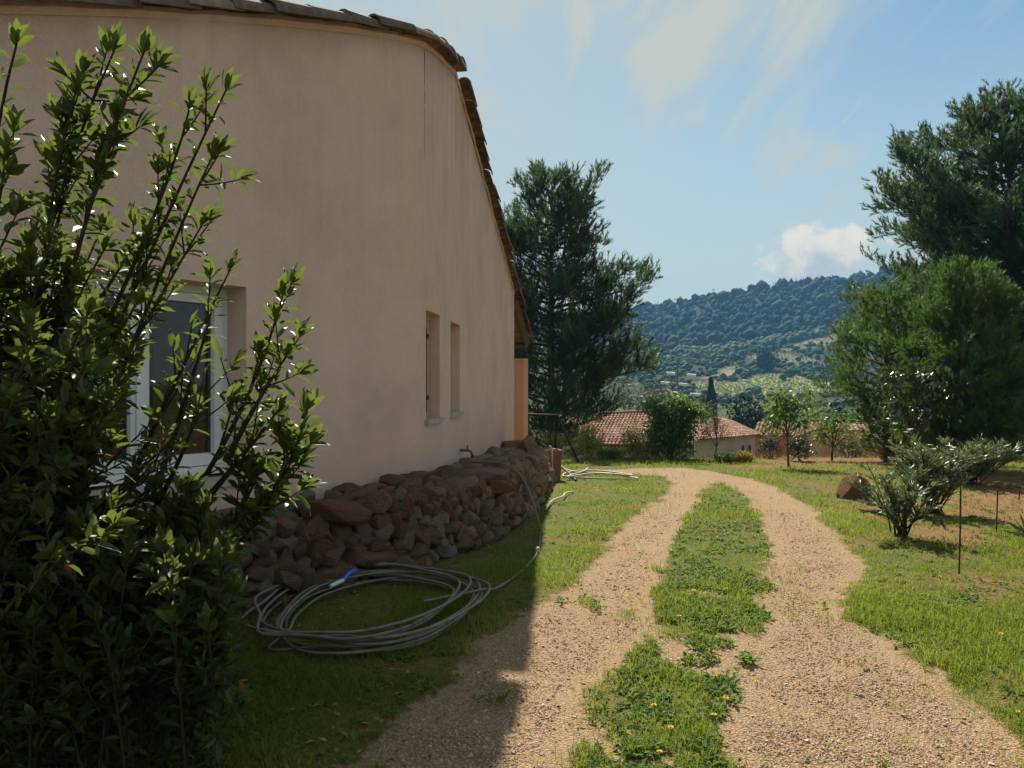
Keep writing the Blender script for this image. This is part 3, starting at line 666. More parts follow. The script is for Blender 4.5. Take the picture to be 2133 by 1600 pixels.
# ------------------------------------------------------------------ the house: one bent gable wall, verge tiles, windows
d1 = np.array([.567, .823]); d1 = d1 / np.linalg.norm(d1); d2 = np.array([.114, 1.0]); d2 = d2 / np.linalg.norm(d2)
w0 = np.array([-1.932, 5.6]); pb = w0 + d1 * 1.926
bezp = bez(list(pb - d1 * .45) + [0], list(pb) + [0], list(pb + d2 * .45) + [0], 19)[:, :2]
plan = np.vstack([[w0 - d1 * s for s in np.arange(6.4, -1.47, -.1)], bezp, [pb + d2 * s for s in np.arange(.55, 10.6, .1)]])
arc = np.concatenate([[0], np.cumsum(np.linalg.norm(np.diff(plan, axis=0), axis=1))])
tanv = unit(np.gradient(plan, axis=0)); nrm = np.stack([tanv[:, 1], -tanv[:, 0]], 1)      # outward normal (to the yard)
def at_s(s): return np.array([np.interp(s, arc, plan[:, 0]), np.interp(s, arc, plan[:, 1])])
def n_s(s): return unit(np.array([np.interp(s, arc, nrm[:, 0]), np.interp(s, arc, nrm[:, 1])]))
def s_px(px):
    r = plan[:, 0] / np.maximum(plan[:, 1], .3); ok = plan[:, 1] > .6
    return float(np.interp((px - CX) / F, r[ok], arc[ok]))
def wall_z(px, py): s = s_px(px); return CAMZ + (CY - py) / F * at_s(s)[1]
S_END = s_px(1071)
WT = [(0, 24), (160, 29), (310, 37), (510, 50), (720, 66), (860, 88), (905, 112), (948, 158), (985, 268), (1018, 385), (1045, 500), (1064, 605)]
ts = np.array([s_px(a) for a, b in WT]); tz = np.array([wall_z(a, b) for a, b in WT])
ir = int(np.argmax(tz)); sr = ts[ir]
kl = np.polyfit(ts[:ir + 1], tz[:ir + 1], 2); kr = np.polyfit(ts[ir:], tz[ir:], 1)
def top_z(s):
    s = np.asarray(s, float)
    l = np.where(s > ts[0], np.polyval(kl, np.clip(s, ts[0], sr)), np.polyval(kl, ts[0]) - .34 * (ts[0] - s))
    zr0 = np.polyval(kl, sr)
    rr = zr0 + (s - sr) * ((np.polyval(kr, ts[-1]) - zr0) / (ts[-1] - sr))
    return np.where(s <= sr, l, rr)
house = thing('house', 'pink beige rendered house with a canal tiled gable behind the dry stone bank', 'house', (-.9, 7.2, 0))
OPEN = []   # s0, s1, z0, z1, depth
BW = (s_px(210) - .32, s_px(513), wall_z(517, 993), wall_z(513, 598))
W1 = (s_px(887.5), s_px(916), (wall_z(887, 877) + wall_z(916, 868)) / 2, (wall_z(887, 646) + wall_z(916, 657)) / 2)
W2 = (s_px(938.5), s_px(958), (wall_z(938, 862) + wall_z(958, 857)) / 2, (wall_z(938, 670) + wall_z(958, 677)) / 2)
print('house', arc[-1], S_END, sr, BW, W1, W2, 'top', top_z(np.array([2, 4, sr, S_END])))
def build_wall():
    ss = sorted(set([0.0] + list(np.arange(.2, S_END, .2)) + [S_END] + [v for w in (BW, W1, W2) for v in w[:2]]))
    zs = [-.8, 0, .45] + sorted([v for w in (BW, W1, W2) for v in w[2:]]) 
    V = []; Q = []; idx = {}
    for i, s in enumerate(ss):
        p = at_s(s)
        col = zs + [max(float(top_z(s)), zs[-1] + .02)]
        col = zs + [float(top_z(s))] if float(top_z(s)) > zs[-1] + .05 else [min(z_, float(top_z(s)) - .01 * (len(zs) - k)) for k, z_ in enumerate(zs)] + [float(top_z(s))]
        for k, z_ in enumerate(col): idx[(i, k)] = len(V); V.append((p[0], p[1], z_))
    for i in range(len(ss) - 1):
        sm_ = (ss[i] + ss[i + 1]) / 2
        for k in range(len(zs)):
            z0 = zs[k]; z1 = zs[k + 1] if k + 1 < len(zs) else 99; zm = (z0 + min(z1, z0 + .1)) / 2
            if any(w[0] < sm_ < w[1] and w[2] - 1e-4 <= z0 and z1 <= w[3] + 1e-4 for w in (BW, W1, W2)): continue
            Q.append((idx[(i, k)], idx[(i + 1, k)], idx[(i + 1, k + 1)], idx[(i, k + 1)]))
    mb = MB(); mb.add(V, Q)
    for (s0, s1, z0, z1), dep in ((BW, .30), (W1, .16), (W2, .16)):           # reveals
        a, b = at_s(s0), at_s(s1); na, nb = n_s(s0), n_s(s1); n = unit(na + nb)
        o = [np.array([*a, z0]), np.array([*b, z0]), np.array([*b, z1]), np.array([*a, z1])]; inn = [q - np.array([*n, 0]) * dep for q in o]
        mb.add(o + inn, [[1, 2, 6, 5], [2, 3, 7, 6], [3, 0, 4, 7], [0, 1, 5, 4]])
    # wall returning at the far corner, towards the left, and a back wall
    c = at_s(S_END); din = np.array([-.96, .28]); zt = float(top_z(S_END)); e = c + din * 7
    mb.add([(*c, -.9), (*e, -.9), (*e, zt), (*c, zt)], [[0, 1, 2, 3]])
    a0 = at_s(0) + din * 7
    mb.add([(*e, -.9), (*a0, -.9), (*a0, float(top_z(0))), (*(at_s(sr) + din * 7), float(top_z(sr))), (*e, zt)], [[0, 1, 2, 3, 4]])
    a1 = at_s(0); mb.add([(*a1, -.9), (*a0, -.9), (*a0, float(top_z(0))), (*a1, float(top_z(0)))], [[0, 1, 2, 3]])
    return mb.build('wall', M['stucco'], house)
wall = build_wall()
def build_crack():
    mb = MB(); s = s_px(884); p = at_s(s); n = n_s(s); z1 = float(top_z(s)) - .02; z0 = wall_z(884, 330)
    z = np.linspace(z1, z0, 26); pts = [(p[0] + n[0] * .001 + RNG.normal(0, .002), p[1] + n[1] * .001, q) for q in z]
    mb.tube(pts, np.linspace(.0035, .001, 26), 4)
    mb.build('wall_crack', M['concrete'], house)
build_crack()
def tile_mesh(L=.46, r0=.105, r1=.085, th=.016, n=9):
    V = []; Q = []
    for y, r in ((0, r0), (L, r1)):
        for rr in (r, r - th):
            for k in range(n):
                a = math.pi * k / (n - 1); V.append((rr * math.cos(a), y, rr * math.sin(a) * .92))
    o0, i0, o1, i1 = 0, n, 2 * n, 3 * n
    for k in range(n - 1):
        Q += [(o0 + k, o0 + k + 1, o1 + k + 1, o1 + k), (i0 + k + 1, i0 + k, i1 + k, i1 + k + 1), (o0 + k + 1, o0 + k, i0 + k, i0 + k + 1), (o1 + k, o1 + k + 1, i1 + k + 1, i1 + k)]
    for k in (0, n - 1): Q.append((o0 + k, o1 + k, i1 + k, i0 + k))
    mb = MB(); mb.add(V, Q); o = mb.build('tile', M['vergetile'], smooth=False); me = o.data; bpy.data.objects.remove(o); return me
M['vergetile'] = simple('weathered_verge_tile', [(.25, (.10, .075, .06)), (.5, (.20, .135, .10)), (.75, (.32, .25, .19))], 9, .95, 40, .5, .005, rnd=.3)
TILE = tile_mesh()
def build_roof():
    S_ROOF = S_END + 2.75
    def frame_at(s):
        p = np.array([*at_s(s), float(top_z(s))]); e = .05
        q = np.array([*at_s(s + e), float(top_z(s + e))]); return p, unit(q - p), np.array([*n_s(s), 0])
    din = np.array([-.96, .28, 0])
    for row, off in enumerate((.045, -.21)):
        s = ts[0] - 2.2 if row == 0 else ts[0] - .8
        while s < S_ROOF - .2:
            p, t, n = frame_at(s); left = s < sr
            ax = t if left else -t                       # axis runs uphill from the wide lower end
            q0 = s if left else s + .40
            p, t, n = frame_at(min(max(q0, 0), S_ROOF)); ax = t if left else -t
            if abs(s + .2 - sr) > .12:
                up = unit(np.cross(np.cross(ax, [0, 0, 1.]), ax)); x = np.cross(ax, up)
                ya = unit(ax + up * -.035 + x * RNG.normal(0, .03) + up * RNG.normal(0, .012)); x = unit(np.cross(ya, up)); zc = np.cross(x, ya)
                k = RNG.uniform(.92, 1.12) * (1.22 if RNG.random() < .22 else 1)
                pos = p + n * (off + RNG.normal(0, .010)) + up * (.035 + RNG.uniform(0, .016)) + ya * RNG.normal(0, .015)
                inst('roof_tile', TILE, house, pos, np.stack([x, ya, zc], 1), (k, 1, k * RNG.uniform(.9, 1.15)))
            s += .36 + RNG.uniform(-.02, .02)
    for q in range(16):                                  # ridge caps leading away
        p, t, n = frame_at(sr); pos = p - n * 0 + din * (-.10 + .38 * q) + np.array([0, 0, .085])
        x = unit(np.cross(din, [0, 0, 1.])); inst('ridge_tile', TILE, house, pos, np.stack([x, din, [0, 0, 1]], 1), (1.25, 1, 1.2))
    mb = MB()                                            # mortar bed under the verge tiles
    ss = np.arange(0, S_END + .01, .06); sec = [(.008, -.01), (.022, .03), (.0, .07), (-.09, .075), (-.20, .04), (-.20, 0)]
    V = []
    for s in ss:
        p, t, n = frame_at(s); j = fbm(np.array([s]), np.array([0.]), 4, 3)[0]
        for (a, b) in sec: V.append(p + n * (a + .03 * (j - .5)) + np.array([0, 0, b * (.7 + .6 * j)]))
    k = len(sec); mb.add(V, [(i * k + a, i * k + a + 1, (i + 1) * k + a + 1, (i + 1) * k + a) for i in range(len(ss) - 1) for a in range(k - 1)])
    mb.build('mortar_bed', M['stucco'], house)
    mb = MB(); ss = np.concatenate([np.arange(0, S_ROOF, .3), [S_ROOF]]); ws = np.arange(.06, 7.3, .055)   # roof covering, waves across
    V = []; n_w = len(ws)
    for s in ss:
        p, t, n = frame_at(min(s, S_ROOF))
        for w in ws: V.append(p + din * w + np.array([0, 0, .05 + .045 * math.cos(w / .21 * 2 * math.pi)]))
    mb.add(V, [(i * n_w + a, i * n_w + a + 1, (i + 1) * n_w + a + 1, (i + 1) * n_w + a) for i in range(len(ss) - 1) for a in range(n_w - 1)])
    for off in (0,):
        V = []
        for s in ss:
            p, t, n = frame_at(min(s, S_ROOF))
            V += [p + np.array([0, 0, -.06]) + n * .02, p + din * 7.2 + np.array([0, 0, -.06])]
        Vb = [v for i, v in enumerate(V)]
        mb.add(Vb, [(2 * i, 2 * i + 1, 2 * i + 3, 2 * i + 2) for i in range(len(ss) - 1) if ss[i] > S_END - .1])
    mb.build('roof', M['tile'], house)
    # porch beyond the corner: verge board, purlin, pillar and low wall
    mb = MB(); pts = [frame_at(s)[0] + frame_at(s)[2] * .0 - np.array([0, 0, .12]) for s in np.arange(S_END + .02, S_ROOF - .1, .3)]
    mb.tube(pts, .085, 4); mb.build('verge_board', M['wood'], house)
    p, t, n = frame_at(S_ROOF - .45); mb = MB(); mb.tube([p - [0, 0, .2] + n * .02, p - [0, 0, .2] + din * 6], .08, 6); mb.build('purlin', M['wood'], house)
    a = P(1072.5, 912, 16.0); b_ = P(1100, 912, 16.0); zt = P(0, 747, 16.0).z
    mb = MB(); w = b_.x - a.x + .10; cx = (a.x - .10 + b_.x) / 2
    V = []; prof = [(-w / 2, -.28), (w / 2 - .10, -.28), (w / 2, -.17), (w / 2, .28), (-w / 2, .28)]
    for z_ in (-.7, zt - .03, zt):
        k = .96 if z_ == zt else 1
        V += [(cx + q[0] * k, 16.2 + q[1] * k, z_) for q in prof]
    mb.add(V, [(l * 5 + i, l * 5 + (i + 1) % 5, (l + 1) * 5 + (i + 1) % 5, (l + 1) * 5 + i) for l in range(2) for i in range(5)]); mb.add(V[10:15], [[0, 1, 2, 3, 4]])
    mb.build('porch_pillar', M['ochre'], house)
build_roof()
def wall_axes(w):
    a, b = at_s(w[0]), at_s(w[1]); t = unit(b - a); n = np.array([t[1], -t[0]])
    return np.array([*a, 0]), np.array([*t, 0]), np.array([*n, 0]), float(np.linalg.norm(b - a))
def wbox(mb, w, u0, u1, d0, d1_, z0, z1):
    """box in a window's own axes: u along the wall, d outward from the wall face"""
    a, t, n, L = wall_axes(w); Z = np.array([0, 0, 1.])
    V = [a + t * u + n * d + Z * z_ for z_ in (z0, z1) for d in (d0, d1_) for u in (u0, u1)]
    mb.add(V, [[0, 2, 3, 1], [4, 5, 7, 6], [0, 1, 5, 4], [2, 6, 7, 3], [0, 4, 6, 2], [1, 3, 7, 5]])
def build_windows():
    a, t, n, L = wall_axes(BW); z0, z1 = BW[2], BW[3]
    win = MB()
    fr = .055
    wbox(win, BW, 0, fr, -.29, -.225, z0 + .03, z1); wbox(win, BW, L - fr, L, -.29, -.225, z0 + .03, z1)
    wbox(win, BW, fr, L - fr, -.29, -.225, z1 - fr, z1); wbox(win, BW, fr, L - fr, -.29, -.215, z0 + .03, z0 + .03 + fr)
    wo = win.build('window', M['pvc'], house)
    mb = MB(); wbox(mb, BW, fr * .6, L - fr * .6, -.215, -.17, z0 + .028, z0 + .058); mb.build('drip_rail', M['pvc'], wo)
    mid = L / 2; sw = .062
    for u0, u1 in ((fr + .004, mid - .003), (mid + .003, L - fr - .004)):
        mb = MB(); zz0, zz1 = z0 + .03 + fr + .006, z1 - fr - .006
        wbox(mb, BW, u0, u0 + sw, -.285, -.205, zz0, zz1); wbox(mb, BW, u1 - sw, u1, -.285, -.205, zz0, zz1)
        wbox(mb, BW, u0 + sw, u1 - sw, -.285, -.205, zz0, zz0 + .085); wbox(mb, BW, u0 + sw, u1 - sw, -.285, -.205, zz1 - sw, zz1)
        mb.build('sash', M['pvc'], wo)
        mb = MB(); wbox(mb, BW, u0 + sw, u1 - sw, -.262, -.25, zz0 + .085, zz1 - sw)
        gm = bpy.data.materials.get('window_glass') or glass(); mb.build('pane', gm, wo)
    mb = MB(); wbox(mb, BW, mid - .03, mid + .03, -.204, -.188, z0 + .09, z1 - fr); mb.build('mullion_cover', M['pvc'], wo)
    mb = MB(); wbox(mb, BW, -.02, L + .03, -.30, .045, z0 - .045, z0 + .003); mb.build('sill', M['sillstone'], wo)
    # what one sees through the panes: a dim room with a wooden board and a pale sheet
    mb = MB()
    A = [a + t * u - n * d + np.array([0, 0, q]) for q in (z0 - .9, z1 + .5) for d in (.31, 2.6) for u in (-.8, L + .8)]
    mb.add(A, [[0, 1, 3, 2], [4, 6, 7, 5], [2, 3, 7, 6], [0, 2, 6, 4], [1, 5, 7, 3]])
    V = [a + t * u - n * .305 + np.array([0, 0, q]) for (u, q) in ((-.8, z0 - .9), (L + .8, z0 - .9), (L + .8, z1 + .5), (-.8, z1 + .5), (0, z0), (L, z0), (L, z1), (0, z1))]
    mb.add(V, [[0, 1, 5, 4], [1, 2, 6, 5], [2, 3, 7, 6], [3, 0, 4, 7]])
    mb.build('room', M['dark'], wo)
    mb = MB(); wbox(mb, BW, L - .42, L - .07, -.55, -.50, z0 - .3, z1 + .1); mb.build('curtain_board', M['wood'], wo)
    # the two slits with painted shutters and iron bars
    for w, bar in ((W1, True), (W2, False)):
        a2, t2, n2, L2 = wall_axes(w); z0, z1 = w[2], w[3]
        mb = MB(); wbox(mb, w, 0, L2, -.155, -.105, z0, z1); so = mb.build('shutter', M['shutter'], house)
        mb = MB()
        for q in np.linspace(0, L2, 5)[1:-1]: wbox(mb, w, q - .004, q + .004, -.1049, -.103, z0 + .01, z1 - .01)
        mb.build('shutter_joint', M['concrete'], so)
        def pt(u, d, z_): return a2 + t2 * u + n2 * d + np.array([0, 0, z_])
        H = z1 - z0
        mb = MB()
        if bar:
            mb.tube([pt(L2 * .42, -.06, z0 + .07 * H), pt(L2 * .42, -.06, z0 + .86 * H)], .010, 6)
        for zz in (.2, .78):
            mb.tube([pt(L2 * (.42 if bar else .25), -.104, z0 + zz * H), pt(L2 * (.42 if bar else .25), -.035, z0 + zz * H)], .014, 6)
            mb.box(pt(L2 * (.5 if bar else .28), -.07, z0 + zz * H), (.09, .03, .05), rz=math.atan2(t2[1], t2[0]))
            mb.build('locking_bar' if bar and zz == .2 else 'latch', M['iron'], so); mb = MB()
        mb = MB(); wbox(mb, w, -.035, L2 + .035, -.104, .04, z0 - .045, z0 + .004); mb.build('sill', M['sillstone'], so)
def glass():
    m = bpy.data.materials.new('window_glass'); m.use_nodes = True; nt = m.node_tree; b = nt.nodes['Principled BSDF']
    tr = nd(nt, 'ShaderNodeBsdfTransparent'); tr.inputs[0].default_value = (.75, .8, .78, 1)
    gl = nd(nt, 'ShaderNodeBsdfGlossy'); gl.inputs['Roughness'].default_value = .02; fr = nd(nt, 'ShaderNodeFresnel'); fr.inputs[0].default_value = 1.45
    mx = nd(nt, 'ShaderNodeMixShader'); nt.links.new(fr.outputs[0], mx.inputs[0]); nt.links.new(tr.outputs[0], mx.inputs[1]); nt.links.new(gl.outputs[0], mx.inputs[2])
    nt.links.new(mx.outputs[0], nt.nodes['Material Output'].inputs[0]); nt.nodes.remove(b); return m
build_windows()

# ------------------------------------------------------------------ dry stone bank
def rock_mesh(seed, base=I2, nm='stone', mat=None, cuts=9, rough=.05):
    r = np.random.default_rng(seed); V, Fc = base; V = V.copy()
    V = V * 1.22                                            # planar cuts, near a box first, make flat faces and edges
    ax = [np.array(a, float) for a in ((1, 0, 0), (-1, 0, 0), (0, 1, 0), (0, -1, 0), (0, 0, 1), (0, 0, -1))]
    for a in ax + [None] * cuts:
        n = unit(r.normal(size=3)) if a is None else unit(a + r.normal(0, .30, 3)); h = r.uniform(.80, 1.02) if a is None else r.uniform(.62, .86)
        d = V @ n; V = V - np.outer(np.maximum(d - h, 0), n)
    V = V * (1 + r.normal(0, rough, (len(V), 1)))
    mb = MB(); mb.add(V, Fc); o = mb.build(nm, mat or M['stone']); me = o.data; bpy.data.objects.remove(o); return me
def hull_mesh(seed, mat):
    import bmesh
    r = np.random.default_rng(seed); bm = bmesh.new()
    for k in range(26):
        p = r.uniform(-1, 1, 3); p = p / (np.abs(p) ** 3.2).sum() ** (1 / 3.2) * r.uniform(.82, 1.04)
        bm.verts.new(p)
    res = bmesh.ops.convex_hull(bm, input=bm.verts[:])
    bmesh.ops.delete(bm, geom=[v for v in bm.verts if not v.link_faces], context='VERTS')
    bmesh.ops.bevel(bm, geom=bm.edges[:], offset=.035, segments=1, affect='EDGES', clamp_overlap=True)
    me = bpy.data.meshes.new('stone'); bmesh.ops.triangulate(bm, faces=bm.faces[:]); bm.to_mesh(me); bm.free(); me.materials.append(mat); return me
ROCKS = [hull_mesh(400 + k, M['stone']) for k in range(14)]; REDROCK = [hull_mesh(440 + k, M['redstone']) for k in range(2)]
BASE_PX = [(-1000, 2010), (-480, 1685), (-150, 1520), (0, 1462), (150, 1402), (300, 1342), (480, 1290), (570, 1272), (760, 1218), (900, 1183), (1060, 1120), (1120, 1078), (1150, 1040), (1166, 1004)]
bpts = np.array([G(*q)[:] for q in BASE_PX])
TOP_PX = [(40, 1120), (300, 1090), (450, 1072), (620, 1042), (760, 1010), (870, 987), (960, 962), (1040, 938), (1069, 917)]
tps = np.array([s_px(a) for a, b in TOP_PX]); tpz = np.array([wall_z(a, b) for a, b in TOP_PX])
bl = np.concatenate([[0], np.cumsum(np.linalg.norm(np.diff(bpts[:, :2], axis=0), axis=1))])
def bank(u):
    b = np.array([np.interp(u, bl, bpts[:, k]) for k in range(3)])
    d = np.linalg.norm(plan - b[:2], axis=1); i = int(np.argmin(d)); s = arc[i]
    s = min(s, S_END - .05); w = at_s(s); zt = float(np.interp(s, tps, tpz)); return b, np.array([w[0], w[1], zt])
stone_bank = thing('dry_stone_wall', 'low dry stone bank of rough brown rocks stacked against the rendered house', 'stone wall', tuple(bpts[7]))
def build_bank():
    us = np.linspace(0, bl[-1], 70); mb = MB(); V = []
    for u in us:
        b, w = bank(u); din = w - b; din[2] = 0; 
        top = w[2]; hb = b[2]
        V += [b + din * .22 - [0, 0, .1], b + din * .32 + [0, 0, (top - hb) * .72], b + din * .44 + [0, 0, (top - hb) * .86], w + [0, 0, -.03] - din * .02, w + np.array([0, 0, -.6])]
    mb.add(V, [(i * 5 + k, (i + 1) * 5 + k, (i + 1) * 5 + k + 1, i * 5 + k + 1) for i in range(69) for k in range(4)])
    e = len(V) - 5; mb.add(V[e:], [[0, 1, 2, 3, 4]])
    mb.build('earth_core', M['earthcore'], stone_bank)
    items = []
    def put(u, f, sz, red=False):                           # f: 0 foot .. 1 lip .. 2 wall
        b, w = bank(u); b2, _ = bank(min(u + .05, bl[-1])); t = unit((b2 - b) * [1, 1, 0]) if u < bl[-1] - .06 else np.array([.3, .95, 0]); din = (w - b) * [1, 1, 0]; H = w[2] - b[2]
        if f <= 1: p = b + din * (.16 + .14 * f) + [0, 0, H * (.05 + .85 * f)]
        else: p = b + din * (.30 + .64 * (f - 1)) + [0, 0, H * (.90 + .10 * (f - 1))]
        items.append((p, t, unit(din), sz, red, f))
    rows = 6
    for r in range(rows):
        u = RNG.uniform(0, .1)
        while u < bl[-1]:
            b, w = bank(u); far = np.interp(b[1], [4, 8, 14], [1, 1.1, 1.35])
            L = RNG.choice([.10, .14, .19, .26, .36], p=[.26, .32, .26, .12, .04]) * far * RNG.uniform(.9, 1.1); h = RNG.uniform(.085, .145)
            put(u + L / 2, min((r + RNG.uniform(-.24, .24) + .15) / (rows - .6), 1.02), (L * 1.16, RNG.uniform(.17, .26), h * 1.22 * (1.15 if L > .2 else 1)), RNG.random() < .04)
            u += L * .97
    for r in range(3):
        u = RNG.uniform(0, .1)
        while u < bl[-1]:
            L = RNG.uniform(.14, .30); put(u + L / 2, 1.12 + .34 * r + RNG.uniform(-.08, .08), (L * 1.15, RNG.uniform(.15, .24), RNG.uniform(.10, .15)), RNG.random() < .05)
            u += L
    scr = []
    for it in items:
        p = it[0]; px = p[0] / max(p[1], .5) * F + CX; scr.append(it[3][0] * it[3][2] / max(p[1], .5) ** 2 * (1 if -60 < px < 1300 else .02))
    order = np.argsort(scr)[::-1]; rest = MB()
    for rank, k in enumerate(order):
        p, t, dn, sz, red, f = items[k]
        yaw = RNG.normal(0, .3); tt = unit(t + dn * yaw); zz = unit(np.array([0, 0, 1.]) + t * RNG.normal(0, .34) + dn * RNG.normal(0, .2)); yy = unit(np.cross(zz, tt)); xx = np.cross(yy, zz)
        Rm = np.stack([xx, yy, zz], 1)
        me = (REDROCK if red else ROCKS)[RNG.integers(0, 2 if red else len(ROCKS))]
        sc = np.array(sz) / 2 * RNG.uniform(.92, 1.14)
        if rank < 292: inst('stone', me, stone_bank, p, Rm, sc)
        else:
            V = np.array([v.co[:] for v in me.vertices]); Fc = np.array([list(q.vertices) for q in me.polygons]); rest.scat(V, Fc, [p], Rm[None], sc[None])
    if rest.V:
        o = rest.build('small_stones', M['stone'], stone_bank); o['kind'] = 'stuff'
    # pieces one can name: the grey slab by the tap, the red block, the two peaked rocks at the far end
    def special(px, py, Y, sx, sy, sz, rz, me, lab, tilt=0):
        Rm = np.array(Matrix.Rotation(rz, 3, 'Z') @ Matrix.Rotation(tilt, 3, 'Y')); o = inst('stone', me, stone_bank, P(px, py, Y), Rm, (sx, sy, sz)); o['label'] = lab
    special(1000, 992, 7.55, .34, .24, .085, .9, ROCKS[2], 'flat grey slab below the tap')
    special(1035, 1012, 7.5, .17, .2, .08, .3, REDROCK[0], 'squared reddish block under the slab')
    special(700, 1068, 5.55, .26, .15, .10, .5, REDROCK[1], 'long red block near the bend', .1)
    special(920, 1062, 6.6, .12, .12, .13, .2, REDROCK[0], 'pointed orange stone in the face')
    special(1076, 935, 12.9, .26, .28, .22, .2, ROCKS[4], 'dark peaked rock at the far end')
    special(1105, 935, 12.7, .22, .24, .24, .7, ROCKS[7], 'peaked brown rock at the far end')
    special(385, 1062, 4.9, .16, .12, .11, .5, ROCKS[1], 'pale rounded stone behind the shrub')
build_bank()

# ------------------------------------------------------------------ tap, hoses, planter
tapb = np.array([*at_s(s_px(958)), wall_z(958, 938)]); tn = np.array([*n_s(s_px(958)), 0]); tt_ = np.array([tn[1] * -1, tn[0], 0])
tap = thing('garden_tap', 'small old brass tap sticking out of the rendered wall above the slab', 'tap', tapb)
mb = MB(); mb.tube([tapb - tn * .02, tapb + tn * .10, tapb + tn * .13 + [0, 0, -.01], tapb + tn * .15 + [0, 0, -.06]], [.016, .016, .018, .014], 8); mb.build('spout', M['brass'], tap, smooth=True)
mb = MB(); mb.tube([tapb + tn * .09 + [0, 0, .01], tapb + tn * .09 + [0, 0, .05]], .009, 6); mb.tube([tapb + tn * .09 + tt_ * -.035 + [0, 0, .055], tapb + tn * .09 + tt_ * .035 + [0, 0, .055]], .008, 6); mb.build('handle', M['brass'], tap)
mb = MB(); mb.tube([tapb + tn * .15 + [0, 0, -.055], tapb + tn * .155 + [0, 0, -.15]], [.017, .013], 8); mb.build('connector', M['iron'], tap)
def spline(pts, n=12):
    p = np.array([list(q) for q in pts], float); p = np.vstack([2 * p[0] - p[1], p, 2 * p[-1] - p[-2]]); out = []
    for i in range(1, len(p) - 2):
        for t in np.linspace(0, 1, n, endpoint=False):
            a, b, c, d = p[i - 1], p[i], p[i + 1], p[i + 2]
            out.append(.5 * ((2 * b) + (-a + c) * t + (2 * a - 5 * b + 4 * c - d) * t * t + (-a + 3 * b - 3 * c + d) * t ** 3))
    out.append(p[-2]); return np.array(out)
def gz(px, py, h=.012): v = G(px, py); return np.array([v.x, v.y, v.z + h])
def build_hose():
    c = [(530, 1338), (560, 1290), (640, 1246), (740, 1218), (830, 1211), (920, 1222), (985, 1243), (978, 1275), (930, 1315), (860, 1352), (760, 1374), (650, 1380), (565, 1372)]
    w = np.array([gz(*q) for q in c]); ctr = w.mean(0)
    h = thing('garden_hose', 'long grey green hose coiled on the grass below the stone bank', 'hose', (ctr[0], ctr[1], float(zg(ctr[0], ctr[1]))))
    pts = []; loops = 9
    for l in range(loops):
        k = 1 + RNG.uniform(-.15, .06); sh = RNG.normal(0, .045, 3); sh[2] = 0; ph = RNG.uniform(0, 6.28)
        for i, q in enumerate(w):
            f = i / len(w) * 6.283; wob = 1 + .035 * math.sin(2 * f + ph) + RNG.normal(0, .008)
            p = ctr + (q - ctr) * k * wob + sh
            # the strands fan out at the near left and gather at the right end
            if i in (0, 1, 11, 12): p = p + (q - ctr) * RNG.uniform(-.16, .02)
            p[2] = float(zg(p[0], p[1])) + .016 + .013 * l + .010 * math.sin(f * 1.5 + ph) + RNG.uniform(0, .006)
            pts.append(p)
    mb = MB(); sp = spline(pts, 6); mb.tube(sp, .0092, 7); mb.build('coil', M['hose'], h, smooth=True)
    lead = [(1000, 1262), (1030, 1240), (1062, 1212), (1095, 1185), (1120, 1152), (1125, 1115)]
    q = [np.array([*gz(*z)]) for z in lead]; q[0][2] += .09; q[1][2] += .03
    up = [P(1121, 1085, 7.4), P(1112, 1050, 7.5), P(1098, 1015, 7.7), P(1080, 985, 7.9), P(1055, 968, 8.05), P(1020, 962, 8.15), P(985, 964, 8.25)]
    end = tapb + tn * .155 + np.array([0, 0, -.15])
    mb = MB(); mb.tube(spline([list(pts[-1] * .3 + q[0] * .7)] + q + up + [list(end + [.0, -.1, -.06]), list(end)], 8), .009, 7); mb.build('supply_line', M['hose'], h, smooth=True)
    a, b = gz(715, 1249, .13), gz(738, 1230, .14); mb = MB(); mb.tube(spline([a, (a + b) / 2 + [0, 0, .012], b], 5), .0155, 8); o = mb.build('blue_end', M['bluehose'], h, smooth=True)
    a2 = gz(688, 1259, .12); mb = MB(); mb.tube([a2, a], .0135, 7); mb.build('white_tape', M['whitetape'], h, smooth=True)
    j = q[4]; mb = MB(); mb.tube([j - [.0, .03, -.02], j + [0, .03, .02]], .019, 7); mb.build('joint', M['palehose'], h, smooth=True)
build_hose()
def build_far_hoses():
    pts = [gz(1168, 985, .1), gz(1200, 990, .06), gz(1260, 990, .04), gz(1315, 997, .03), gz(1322, 1001, .03), gz(1240, 1000, .03), gz(1175, 998, .05), gz(1190, 990, .07), gz(1240, 987, .06), gz(1290, 991, .05), gz(1316, 996, .05), gz(1240, 994, .07), gz(1180, 1001, .06), gz(1215, 991, .08), gz(1225, 984, .08)]
    h = thing('garden_hose', 'pale cream hose lying in a flat tangle beside the red planter', 'hose', gz(1240, 995, 0))
    mb = MB(); mb.tube(spline(pts, 8), .016, 6); mb.build('loops', M['palehose'], h, smooth=True)
    mb = MB(); mb.tube(spline([gz(1168, 984, .12), gz(1183, 993, .08), gz(1200, 1003, .02)], 6), .022, 6); mb.build('dark_end', M['iron'], h, smooth=True)
    h2 = thing('garden_hose', 'short pale hose end curving out of the grass beside the stone bank', 'hose', gz(1165, 1045, 0))
    mb = MB(); mb.tube(spline([gz(1137, 1065, .02), gz(1150, 1050, .04), gz(1172, 1042, .05), gz(1178, 1035, .05), gz(1196, 1028, .03)], 8), .011, 7); mb.build('loose_end', M['palehose'], h2, smooth=True)
build_far_hoses()
